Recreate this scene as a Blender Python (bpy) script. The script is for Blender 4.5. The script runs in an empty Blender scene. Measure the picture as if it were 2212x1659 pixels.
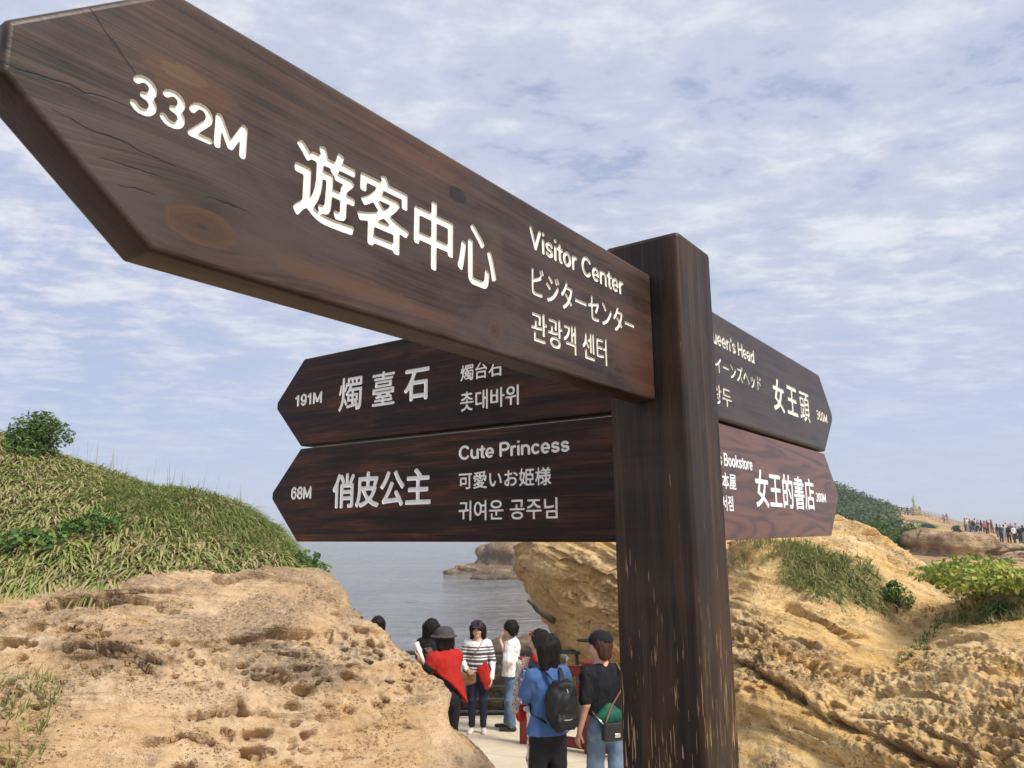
import bpy, bmesh, math, random
import numpy as np
from mathutils import Vector, Matrix
from mathutils.geometry import delaunay_2d_cdt

SC = bpy.context.scene
COL = SC.collection
R = math.radians

# ------------------------------------------------------------------ camera
CAM_Z = 1.62
PITCH, ROLL, LENS = 0.18945, -0.00912, 26.83
cam = bpy.data.cameras.new("camera")
cam.sensor_width = 36.0
cam.lens = LENS
cam.clip_start = 0.02
cam.clip_end = 20000
camo = bpy.data.objects.new("camera", cam)
COL.objects.link(camo)
_f = Vector((0, math.cos(PITCH), math.sin(PITCH)))
_u0 = Vector((0, -math.sin(PITCH), math.cos(PITCH)))
_r0 = Vector((1, 0, 0))
_r = math.cos(ROLL) * _r0 + math.sin(ROLL) * _u0
_u = -math.sin(ROLL) * _r0 + math.cos(ROLL) * _u0
camo.matrix_world = Matrix(((_r.x, _u.x, -_f.x, 0), (_r.y, _u.y, -_f.y, 0), (_r.z, _u.z, -_f.z, CAM_Z), (0, 0, 0, 1)))
SC.camera = camo
cam.dof.use_dof = True
cam.dof.focus_distance = 1.6
cam.dof.aperture_fstop = 20.0

# ------------------------------------------------------------------ light
SUN_EL, SUN_AZ = R(48), R(131)          # azimuth measured clockwise from +Y (view direction)
sun = bpy.data.lights.new("sun", "SUN")
sun.energy = 2.6
sun.angle = R(18)
sun.color = (1.0, 0.94, 0.85)
suno = bpy.data.objects.new("sun", sun)
COL.objects.link(suno)
_sd = Vector((math.sin(SUN_AZ) * math.cos(SUN_EL), math.cos(SUN_AZ) * math.cos(SUN_EL), math.sin(SUN_EL)))
suno.rotation_euler = _sd.to_track_quat('Z', 'Y').to_euler()

SC.view_settings.view_transform = 'Standard'
SC.view_settings.look = 'None'
SC.view_settings.exposure = 0.72
SC.view_settings.gamma = 1.0
SC.cycles.max_bounces = 6
SC.cycles.use_denoising = True


def nt_new(tree, typ, **kw):
    n = tree.nodes.new(typ)
    for k, v in kw.items():
        setattr(n, k, v)
    return n


class G:
    """small helper for wiring shader nodes"""
    def __init__(s, tree):
        s.t = tree

    def n(s, typ, ins=None, **kw):
        n = s.t.nodes.new(typ)
        for k, v in kw.items():
            setattr(n, k, v)
        for k, v in (ins or {}).items():
            s.put(n.inputs[k], v)
        return n

    def put(s, sock, v):
        if isinstance(v, bpy.types.NodeSocket):
            s.t.links.new(v, sock)
        else:
            sock.default_value = v

    def math(s, op, a, b=None, c=None, clamp=False):
        n = s.t.nodes.new('ShaderNodeMath'); n.operation = op; n.use_clamp = clamp
        s.put(n.inputs[0], a)
        if b is not None: s.put(n.inputs[1], b)
        if c is not None: s.put(n.inputs[2], c)
        return n.outputs[0]

    def vm(s, op, a, b=None, scale=None):
        n = s.t.nodes.new('ShaderNodeVectorMath'); n.operation = op
        s.put(n.inputs[0], a)
        if b is not None: s.put(n.inputs[1], b)
        if scale is not None: s.put(n.inputs['Scale'], scale)
        return n.outputs['Value'] if op in ('LENGTH', 'DOT_PRODUCT', 'DISTANCE') else n.outputs[0]

    def sep(s, v):
        n = s.t.nodes.new('ShaderNodeSeparateXYZ'); s.put(n.inputs[0], v); return n.outputs

    def comb(s, x, y, z):
        n = s.t.nodes.new('ShaderNodeCombineXYZ')
        for i, v in enumerate((x, y, z)): s.put(n.inputs[i], v)
        return n.outputs[0]

    def noise(s, vec, scale=1, detail=4, rough=.55, dist=0, out='Fac'):
        n = s.t.nodes.new('ShaderNodeTexNoise')
        s.put(n.inputs['Vector'], vec); s.put(n.inputs['Scale'], scale)
        n.inputs['Detail'].default_value = detail; n.inputs['Roughness'].default_value = rough
        n.inputs['Distortion'].default_value = dist
        return n.outputs[out]

    def voro(s, vec, scale=1, feature='F1', out='Distance', rnd=1.0):
        n = s.t.nodes.new('ShaderNodeTexVoronoi'); n.feature = feature
        s.put(n.inputs['Vector'], vec); s.put(n.inputs['Scale'], scale)
        n.inputs['Randomness'].default_value = rnd
        return n.outputs[out]

    def ramp(s, fac, stops, interp='LINEAR'):
        n = s.t.nodes.new('ShaderNodeValToRGB'); s.put(n.inputs[0], fac)
        cr = n.color_ramp; cr.interpolation = interp
        while len(cr.elements) > 1: cr.elements.remove(cr.elements[-1])
        for i, (p, c) in enumerate(stops):
            e = cr.elements[0] if i == 0 else cr.elements.new(p)
            e.position = p
            c = (c, c, c) if isinstance(c, (int, float)) else c
            e.color = (*c[:3], 1)
        return n.outputs[0]

    def sstep(s, v, a, b):
        n = s.t.nodes.new('ShaderNodeMapRange'); n.interpolation_type = 'SMOOTHSTEP'
        s.put(n.inputs[0], v); s.put(n.inputs[1], a); s.put(n.inputs[2], b)
        n.inputs[3].default_value = 0; n.inputs[4].default_value = 1
        return n.outputs[0]

    def mix(s, f, a, b, blend='MIX'):
        n = s.t.nodes.new('ShaderNodeMix'); n.data_type = 'RGBA'; n.blend_type = blend
        s.put(n.inputs[0], f)
        for i, v in ((6, a), (7, b)):
            if isinstance(v, (tuple, list)): v = (*v[:3], 1)
            s.put(n.inputs[i], v)
        return n.outputs[2]

    def bump(s, h, dist=.01, strength=1.0, normal=None):
        n = s.t.nodes.new('ShaderNodeBump'); s.put(n.inputs['Height'], h)
        n.inputs['Distance'].default_value = dist; s.put(n.inputs['Strength'], strength)
        if normal is not None: s.put(n.inputs['Normal'], normal)
        return n.outputs[0]


def new_mat(name):
    m = bpy.data.materials.new(name); m.use_nodes = True
    t = m.node_tree; t.nodes.clear()
    g = G(t)
    out = g.n('ShaderNodeOutputMaterial')
    b = g.n('ShaderNodeBsdfPrincipled')
    t.links.new(b.outputs[0], out.inputs[0])
    return m, g, b


def simple(name, col, rough=.7, var=.25, scale=30, bump=0.0, bscale=60, metal=0, spec=.4):
    """plain material with a little mottling from object coordinates"""
    m, g, b = new_mat(name)
    tc = g.n('ShaderNodeTexCoord').outputs['Object']
    f = g.noise(tc, scale, 4)
    c = g.mix(f, tuple(x * (1 - var) for x in col), tuple(min(1, x * (1 + var)) for x in col))
    g.put(b.inputs['Base Color'], c)
    b.inputs['Roughness'].default_value = rough
    b.inputs['Metallic'].default_value = metal
    b.inputs['Specular IOR Level'].default_value = spec
    if bump:
        g.put(b.inputs['Normal'], g.bump(g.noise(tc, bscale, 3), bump, 1.0))
    return m


# ------------------------------------------------------------------ sky (world)
world = bpy.data.worlds.new("World"); SC.world = world; world.use_nodes = True
wt = world.node_tree; wt.nodes.clear(); g = G(wt)
wo = g.n('ShaderNodeOutputWorld'); bg = g.n('ShaderNodeBackground'); wt.links.new(bg.outputs[0], wo.inputs[0])
sky = g.n('ShaderNodeTexSky', sky_type='NISHITA'); sky.sun_disc = False
sky.sun_elevation = SUN_EL; sky.sun_rotation = SUN_AZ; sky.air_density = 1.0; sky.dust_density = 1.5; sky.ozone_density = 1.5
bg.inputs['Strength'].default_value = 0.1
dirv = g.n('ShaderNodeTexCoord').outputs['Generated']
dx, dy, dz = g.sep(dirv)
zc = g.math('MAXIMUM', dz, 0.0)
den = g.math('ADD', zc, 0.10)
cu = g.comb(g.math('DIVIDE', dx, den), g.math('DIVIDE', dy, den), 0.0)
# rotated so the cloud ripples run as streaks across the view
mp = g.n('ShaderNodeMapping', ins={'Vector': cu}); mp.inputs['Rotation'].default_value = (0, 0, R(-28)); mp.inputs['Scale'].default_value = (1.0, 1.35, 1)
big = g.noise(mp.outputs[0], 0.9, 3, .5, .2)
mid = g.noise(mp.outputs[0], 3.5, 4, .56, .25)
fin = g.noise(mp.outputs[0], 11, 5, .66, .15)
cl = g.math('ADD', g.math('MULTIPLY', mid, .52), g.math('ADD', g.math('MULTIPLY', fin, .30), g.math('MULTIPLY', big, .30)))
lit = g.sstep(cl, .505, .70)
thin = g.sstep(cl, .51, .41)
hor = g.sstep(zc, .34, .05)
low = g.sstep(zc, .16, .0)
# value scale: Background strength 0.1
cloud = g.mix(lit, (3.42, 3.74, 4.68), (4.95, 5.08, 5.5))
gap = g.mix(.35, sky.outputs[0], (2.6, 3.0, 4.4))
c1 = g.mix(g.math('MULTIPLY', thin, .55), cloud, gap)
# clearer blue towards the left, seen between the clouds
lft = g.math('MULTIPLY', g.sstep(dx, -.22, -.52), g.sstep(zc, .52, .30))
c1 = g.mix(g.math('MULTIPLY', g.math('MULTIPLY', lft, g.sstep(cl, .60, .47)), .48), c1, (2.15, 2.85, 4.85))
haze_c = g.mix(low, (3.05, 3.65, 4.9), (3.45, 3.95, 4.8))
c2 = g.mix(g.math('MULTIPLY', hor, .80), c1, haze_c)
wt.links.new(c2, bg.inputs['Color'])

# ------------------------------------------------------------------ helpers
def tag(o, label=None, cat=None, group=None, kind=None):
    for k, v in (('label', label), ('category', cat), ('group', group), ('kind', kind)):
        if v: o[k] = v
    return o


def empty(name, loc=(0, 0, 0), rz=0.0):
    o = bpy.data.objects.new(name, None); COL.objects.link(o)
    o.location = loc; o.rotation_euler = (0, 0, rz); o.empty_display_size = .1
    return o


def mesh_obj(name, verts, faces, mats, parent=None, smooth=False, mi=None):
    me = bpy.data.meshes.new(name)
    me.from_pydata([tuple(v) for v in verts], [], [tuple(f) for f in faces])
    for m in (mats if isinstance(mats, (list, tuple)) else [mats]): me.materials.append(m)
    if mi is not None: me.polygons.foreach_set('material_index', np.asarray(mi, dtype=np.int32))
    if smooth: me.polygons.foreach_set('use_smooth', np.ones(len(me.polygons), dtype=bool))
    me.update()
    o = bpy.data.objects.new(name, me); COL.objects.link(o)
    if parent is not None: o.parent = parent
    return o


def np_mesh(name, V, Q, mats, parent=None, smooth=True, attrs=None, mi=None):
    """fast mesh from numpy quads (n,4) or tris (n,3); attrs: name -> per-vertex float"""
    V = np.asarray(V, dtype=np.float32); Q = np.asarray(Q, dtype=np.int32)
    me = bpy.data.meshes.new(name)
    k = Q.shape[1]
    me.vertices.add(len(V)); me.vertices.foreach_set('co', V.ravel())
    me.loops.add(Q.size); me.loops.foreach_set('vertex_index', Q.ravel())
    me.polygons.add(len(Q)); me.polygons.foreach_set('loop_start', np.arange(0, Q.size, k, dtype=np.int32))
    me.polygons.foreach_set('use_smooth', np.full(len(Q), smooth, dtype=bool))
    for m in (mats if isinstance(mats, (list, tuple)) else [mats]): me.materials.append(m)
    if mi is not None: me.polygons.foreach_set('material_index', np.asarray(mi, dtype=np.int32))
    for nm, a in (attrs or {}).items():
        at = me.attributes.new(nm, 'FLOAT', 'POINT'); at.data.foreach_set('value', np.asarray(a, dtype=np.float32))
    me.update(calc_edges=True); me.validate()
    o = bpy.data.objects.new(name, me); COL.objects.link(o)
    if parent is not None: o.parent = parent
    return o


FPX = LENS / 36 * 2212.0
def ray(u, v):
    """direction of a point of the photograph (2212 x 1659 frame), scaled so its y is 1"""
    d = _f + _r * ((u - 1106) / FPX) - _u * ((v - 829.5) / FPX)
    return d / d.y


def at(u, v, y):
    """the world point seen at (u, v) that stands y metres in front of the camera"""
    d = ray(u, v)
    return Vector((d.x * y, y, CAM_Z + d.z * y))


def to_uv(V):
    """where points show in the photograph's frame, used to lay out natural features such as ledges"""
    P = V - np.array([0, 0, CAM_Z]); w = P @ np.array(_f)
    return 1106 + FPX * (P @ np.array(_r)) / w, 829.5 - FPX * (P @ np.array(_u)) / w


def ground_z(y):
    return -0.25 - 0.0877 * y


def hash3(ix, iy, iz, seed=0):
    h = (ix.astype(np.int64) * 374761393 + iy.astype(np.int64) * 668265263 + iz.astype(np.int64) * 2147483647 + seed * 1274126177) & 0xFFFFFFFF
    h = ((h ^ (h >> 13)) * 1274126177) & 0xFFFFFFFF
    h = ((h ^ (h >> 15)) * 2246822519) & 0xFFFFFFFF
    return ((h ^ (h >> 16)) & 0xFFFFFF) / float(0xFFFFFF)


def vnoise(P, freq, seed=0):
    """smooth value noise -1..1"""
    p = P * np.asarray(freq); i = np.floor(p).astype(np.int64); f = p - i
    f = f * f * f * (f * (f * 6 - 15) + 10)
    r = 0
    for dx in (0, 1):
        wx = f[:, 0] if dx else 1 - f[:, 0]
        for dy in (0, 1):
            wy = f[:, 1] if dy else 1 - f[:, 1]
            for dz_ in (0, 1):
                wz = f[:, 2] if dz_ else 1 - f[:, 2]
                r = r + wx * wy * wz * hash3(i[:, 0] + dx, i[:, 1] + dy, i[:, 2] + dz_, seed)
    return r * 2 - 1


def fbm(P, freq, octv=4, gain=.5, seed=0, ridged=False):
    r = 0; a = 1.0; fr = np.asarray(freq, dtype=float) * np.ones(3); tot = 0
    for o in range(octv):
        n = vnoise(P + o * 17.3, fr, seed + o)
        if ridged: n = 1 - 2 * np.abs(n)
        r = r + a * n; tot += a; a *= gain; fr = fr * 2.03
    return r / tot


def worley(P, freq, seed=0):
    """nearest and second nearest feature distance, and a random value of the cell"""
    p = P * np.asarray(freq); i = np.floor(p).astype(np.int64)
    d1 = np.full(len(P), 9.0); d2 = np.full(len(P), 9.0); rid = np.zeros(len(P))
    for dx in (-1, 0, 1):
        for dy in (-1, 0, 1):
            for dz_ in (-1, 0, 1):
                c = (i[:, 0] + dx, i[:, 1] + dy, i[:, 2] + dz_)
                q = np.stack([c[k] + hash3(*c, seed + k) for k in range(3)], 1)
                d = np.sqrt(((q - p) ** 2).sum(1)); rr = hash3(*c, seed + 7)
                nw = d < d1
                d2 = np.where(nw, d1, np.minimum(d2, d)); rid = np.where(nw, rr, rid); d1 = np.where(nw, d, d1)
    return d1, d2, rid


def sm(x, a, b):
    t = np.clip((x - a) / (b - a), 0, 1); return t * t * (3 - 2 * t)


def vnormals(V, Q):
    a, b, c, d = (V[Q[:, k]] for k in range(4))
    n = np.cross(c - a, d - b)
    N = np.zeros_like(V)
    for k in range(4): np.add.at(N, Q[:, k], n)
    return N / (np.linalg.norm(N, axis=1, keepdims=True) + 1e-12)


def grid_quads(nu, nv, wrap=False):
    i = np.arange(nu - 1)[:, None]; j = np.arange(nv if wrap else nv - 1)[None, :]
    a = i * nv + j; b = i * nv + (j + 1) % nv
    return np.stack([a, b, b + nv, a + nv], -1).reshape(-1, 4)


def tps(pts, vals, q, smooth=1e-4):
    """thin-plate spline through 2-D control points"""
    pts = np.asarray(pts, float); vals = np.asarray(vals, float); n = len(pts)
    def U(r2): return np.where(r2 > 1e-12, r2 * np.log(r2 + 1e-12), 0)
    K = U(((pts[:, None] - pts[None]) ** 2).sum(-1)) + smooth * np.eye(n)
    Pm = np.hstack([np.ones((n, 1)), pts]); A = np.block([[K, Pm], [Pm.T, np.zeros((3, 3))]])
    w = np.linalg.solve(A, np.concatenate([vals, np.zeros(3)]))
    out = np.empty(len(q))
    for s in range(0, len(q), 40000):
        qq = q[s:s + 40000]
        out[s:s + 40000] = U(((qq[:, None] - pts[None]) ** 2).sum(-1)) @ w[:n] + w[n] + qq @ w[n + 1:]
    return out
# ------------------------------------------------------------------ the signpost
BZ = CAM_Z - 0.02356                       # height of the lower boards' bottom edge
AZ = 0.62171
PX, PY = 0.30171, 1.29898                  # near corner of the post
PW = 0.15
HB = (0.0, 0.2449, 0.4795)                 # board levels above BZ
GAP = 0.0063


def wood(name, along, cols, rough=.42, stretch=(2.2, 70), knots=(), cracks=(), patches=(), worn=0.0, seed=0.0, grey=0.0, spec=.5):
    """stained timber: long grain, knots, shakes and rubbed spots; «along» is the grain axis of the object"""
    m, g, b = new_mat(name)
    tc = g.n('ShaderNodeTexCoord').outputs['Object']
    x, y, z = g.sep(tc)
    if along == 'x': a, c1, c2 = x, z, y
    else: a, c1, c2 = z, x, y
    kmask = None; kring = None
    for (ka, kc, ra, rc) in knots:
        ua = g.math('DIVIDE', g.math('SUBTRACT', a, ka), ra)
        uc = g.math('DIVIDE', g.math('SUBTRACT', c1, kc), rc)
        d = g.math('SQRT', g.math('ADD', g.math('MULTIPLY', ua, ua), g.math('MULTIPLY', uc, uc)))
        fall = g.math('POWER', 2.718, g.math('MULTIPLY', g.math('MULTIPLY', d, d), -.11))
        c1 = g.math('SUBTRACT', c1, g.math('MULTIPLY', g.math('MULTIPLY', g.math('SUBTRACT', c1, kc), fall), .86))
        dn = g.math('ADD', d, g.math('MULTIPLY', g.math('SUBTRACT', g.noise(tc, 55, 4, .65), .5), .62))
        mk = g.sstep(dn, 1.05, .9)
        rg = g.math('MULTIPLY', mk, g.math('ADD', g.math('MULTIPLY', g.math('SINE', g.math('MULTIPLY', dn, 33)), .18), g.sstep(dn, 1.0, .55)))
        core = g.sstep(dn, .22, .12)
        kcore = core if kring is None else g.math('MAXIMUM', kcore, core)
        kmask = mk if kmask is None else g.math('MAXIMUM', kmask, mk)
        kring = rg if kring is None else g.math('MAXIMUM', kring, rg)
    v1 = g.comb(g.math('MULTIPLY', a, stretch[0]), g.math('MULTIPLY', c1, stretch[1]), g.math('ADD', g.math('MULTIPLY', c2, stretch[1]), seed))
    v2 = g.comb(g.math('MULTIPLY', a, stretch[0] * 4), g.math('MULTIPLY', c1, stretch[1] * 5), g.math('ADD', g.math('MULTIPLY', c2, stretch[1] * 5), seed))
    v3 = g.comb(g.math('MULTIPLY', a, 4.5), g.math('MULTIPLY', c1, 13), g.math('ADD', g.math('MULTIPLY', c2, 13), seed + 3))
    n1 = g.noise(v1, 1, 5, .6, .6); n2 = g.noise(v2, 1, 3, .6); n3 = g.noise(v3, 1, 4, .6, .5)
    f = g.math('ADD', g.math('MULTIPLY', n1, .5), g.math('ADD', g.math('MULTIPLY', n2, .22), g.math('MULTIPLY', n3, .32)))
    col = g.ramp(f, [(.40, cols[0]), (.50, cols[1]), (.57, cols[2]), (.68, cols[3])])
    if grey:
        gn = g.sstep(g.noise(g.comb(g.math('MULTIPLY', a, 5), g.math('MULTIPLY', c1, 11), seed + 8.0), 1, 5, .62, 1.2), .40, .68)
        col = g.mix(g.math('MULTIPLY', gn, grey), col, (.074, .051, .043))
    for (pa, pc, ra, rc, pcol, amt) in patches:
        ua = g.math('DIVIDE', g.math('SUBTRACT', a, pa), ra); uc = g.math('DIVIDE', g.math('SUBTRACT', g.sep(tc)[2 if along == 'x' else 0], pc), rc)
        d = g.math('SQRT', g.math('ADD', g.math('MULTIPLY', ua, ua), g.math('MULTIPLY', uc, uc)))
        d = g.math('ADD', d, g.math('MULTIPLY', g.math('SUBTRACT', g.noise(g.comb(g.math('MULTIPLY', a, 22), g.math('MULTIPLY', c1, 60), 0), 1, 6, .7, .6), .5), 1.7))
        col = g.mix(g.math('MULTIPLY', g.sstep(d, 1.0, .78), amt), col, pcol)
    h = g.math('ADD', g.math('MULTIPLY', n1, .6), g.math('MULTIPLY', n2, .5))
    if kmask is not None:
        kc_ = g.mix(g.math('MINIMUM', kring, 1.0), (.088, .044, .018), (.050, .026, .014))
        kc_ = g.mix(g.math('MULTIPLY', n2, .5), kc_, (.085, .042, .020))
        col = g.mix(kmask, col, g.mix(kcore, kc_, (.030, .022, .020)))
    crk = None
    for (A, B, wdt) in cracks:
        wob = g.math('MULTIPLY', g.math('SUBTRACT', g.noise(tc, 30, 4), .5), .012)
        pz = g.math('ADD', g.sep(tc)[2 if along == 'x' else 0], wob)
        pa = g.math('SUBTRACT', a, A[0]); pc = g.math('SUBTRACT', pz, A[1])
        ex, ey = B[0] - A[0], B[1] - A[1]; L2 = ex * ex + ey * ey
        t = g.math('DIVIDE', g.math('ADD', g.math('MULTIPLY', pa, ex), g.math('MULTIPLY', pc, ey)), L2, clamp=True)
        qx = g.math('SUBTRACT', pa, g.math('MULTIPLY', t, ex)); qy = g.math('SUBTRACT', pc, g.math('MULTIPLY', t, ey))
        d = g.math('SQRT', g.math('ADD', g.math('MULTIPLY', qx, qx), g.math('MULTIPLY', qy, qy)))
        w_ = g.math('MULTIPLY', g.math('MULTIPLY', g.math('SUBTRACT', 1.0, g.math('ABSOLUTE', g.math('SUBTRACT', g.math('MULTIPLY', t, 2), 1.0))), g.math('ADD', .2, g.noise(tc, 90, 2))), wdt * .62)
        k = g.sstep(d, g.math('ADD', w_, .0005), g.math('MULTIPLY', w_, .4))
        crk = k if crk is None else g.math('MAXIMUM', crk, k)
    if crk is not None:
        col = g.mix(g.math('MULTIPLY', crk, .85), col, (.010, .007, .006))
        h = g.math('SUBTRACT', h, g.math('MULTIPLY', crk, .6))
    if worn:
        # stain flaked off in short slivers along the grain, mostly on the lower part
        vs = g.comb(g.math('MULTIPLY', a, 14), g.math('MULTIPLY', c1, 330), g.math('MULTIPLY', c2, 330))
        s1 = g.noise(vs, 1, 2, .5)
        zone = g.noise(g.comb(g.math('MULTIPLY', a, 5), g.math('MULTIPLY', c1, 28), g.math('MULTIPLY', c2, 28)), 1, 3)
        lower = g.sstep(a, worn + .12, worn - .45)
        thr = g.math('SUBTRACT', .80, g.math('ADD', g.math('MULTIPLY', lower, .165), g.math('MULTIPLY', g.math('SUBTRACT', zone, .5), .42)))
        sl = g.sstep(s1, thr, g.math('ADD', thr, .03))
        col = g.mix(sl, col, (.36, .21, .095))
        h = g.math('SUBTRACT', h, g.math('MULTIPLY', sl, .5))
    g.put(b.inputs['Base Color'], col)
    rn = g.math('ADD', rough - .10, g.math('MULTIPLY', n3, .22))
    g.put(b.inputs['Roughness'], rn)
    b.inputs['Specular IOR Level'].default_value = spec
    g.put(b.inputs['Normal'], g.bump(h, .0012, .55))
    return m



# plain grotesque lettering drawn as strokes (cap height 1): width, strokes; an arc is (cx, cy, rx, ry, from, to)
def _arc(cx, cy, rx, ry, a0, a1):
    n = max(8, int(abs(a1 - a0) / 12)); return [(cx + rx * math.cos(R(a0 + (a1 - a0) * k / n)), cy + ry * math.sin(R(a0 + (a1 - a0) * k / n))) for k in range(n + 1)]
GLY = {
 'V': (.76, [[(.09, .9), (.38, .12), (.67, .9)]]), 'i': (.24, [[(.12, .1), (.12, .62)], [(.12, .9), (.12, .905)]]),
 's': (.56, [_arc(.28, .495, .165, .135, 25, 270) + _arc(.28, .235, .175, .13, 90, -155)]),
 't': (.38, [[(.19, .80)] + _arc(.29, .21, .10, .11, 180, 275), [(.06, .62), (.33, .62)]]), 'o': (.64, [_arc(.32, .365, .215, .265, 0, 360)]),
 'r': (.42, [[(.11, .1), (.11, .62)], _arc(.31, .40, .20, .225, 180, 85)]), 'C': (.80, [_arc(.42, .5, .315, .4, 42, 318)]),
 'e': (.62, [[.72, (.12, .355), (.51, .355)], _arc(.31, .365, .205, .27, -4, 305)]), 'n': (.63, [[(.11, .1), (.11, .62)], _arc(.315, .42, .205, .21, 180, 0) + [(.52, .1)]]),
 'u': (.63, [[(.11, .63)] + _arc(.315, .31, .205, .21, 180, 360) + [(.52, .63)], [(.52, .3), (.52, .1)]]),
 'P': (.70, [[(.11, .1), (.11, .9)] + _arc(.40, .685, .21, .215, 90, -90) + [(.11, .47)]]), 'c': (.58, [_arc(.31, .365, .205, .265, 48, 312)]),
 'B': (.74, [[(.4, .52), (.11, .52), (.11, .9)] + _arc(.38, .71, .19, .19, 90, -90) + _arc(.40, .31, .23, .21, 90, -90) + [(.11, .1), (.11, .52)]]),
 'k': (.58, [[(.11, .1), (.11, .9)], [(.47, .62), (.13, .30)], [(.25, .41), (.49, .1)]]), 'H': (.76, [[(.11, .1), (.11, .9)], [(.65, .1), (.65, .9)], [(.11, .52), (.65, .52)]]),
 'a': (.60, [_arc(.29, .495, .19, .135, 160, 0) + [(.48, .1)], _arc(.29, .235, .18, .135, 0, 360), [.7, (.29, .375), (.48, .39)]]),
 'd': (.66, [_arc(.31, .365, .2, .265, 0, 360), [(.54, .1), (.54, .9)]]), 'Q': (.86, [_arc(.43, .5, .32, .4, 0, 360), [(.5, .3), (.76, .06)]]),
 "'": (.2, [[(.1, .9), (.1, .72)]]), 'M': (.84, [[(.11, .1), (.11, .88), (.42, .2), (.73, .88), (.73, .1)]]), ' ': (.30, []),
 '3': (.61, [_arc(.29, .70, .18, .195, 150, -90) + _arc(.29, .30, .20, .205, 90, -155)]), '2': (.61, [_arc(.30, .68, .195, .22, 170, -30) + [(.11, .1), (.52, .1)]]),
 '1': (.50, [[(.10, .70), (.29, .88), (.29, .1)]]), '9': (.61, [_arc(.30, .645, .195, .25, 0, 360), [(.495, .645)] + _arc(.295, .42, .20, .32, 0, -145)]),
 '6': (.61, [_arc(.31, .355, .195, .25, 0, 360), [(.115, .355)] + _arc(.315, .58, .20, .32, 180, 35)]),
 '8': (.61, [_arc(.305, .695, .175, .2, 0, 360), _arc(.305, .30, .20, .205, 0, 360)]), '0': (.61, [_arc(.305, .5, .195, .4, 0, 360)])}


def stroke_raster(body, w, h, px, pad):
    half = .080; segs = []; wd_ = []; x = 0
    for ch in body:
        wd, st = GLY[ch]
        for q in st:
            f = 1.0
            if q and not isinstance(q[0], tuple): f, q = q[0], q[1:]
            wd_ += [half * f] * (len(q) - 1)
            segs += [((q[i][0] + x, q[i][1]), (q[i + 1][0] + x, q[i + 1][1])) for i in range(len(q) - 1)]
        x += wd
    S = np.array(segs); lo = S.reshape(-1, 2).min(0) - half; hi = S.reshape(-1, 2).max(0) + half
    lo[1], hi[1] = 0, 1.0
    W = int(w / px) + 2 * pad + 2; H = int(h / px) + 2 * pad + 2
    X, Y = np.meshgrid((np.arange(W) - pad) * px / w * (hi[0] - lo[0]) + lo[0], (np.arange(H) - pad) * px / h * (hi[1] - lo[1]) + lo[1])
    A = np.zeros((H, W), bool)
    for (a, b_), hw in zip(S, wd_):
        d = b_ - a; t = np.clip(((X - a[0]) * d[0] + (Y - a[1]) * d[1]) / (d @ d + 1e-12), 0, 1)
        A |= (X - a[0] - t * d[0]) ** 2 + (Y - a[1] - t * d[1]) ** 2 < hw * hw
    return A


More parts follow.
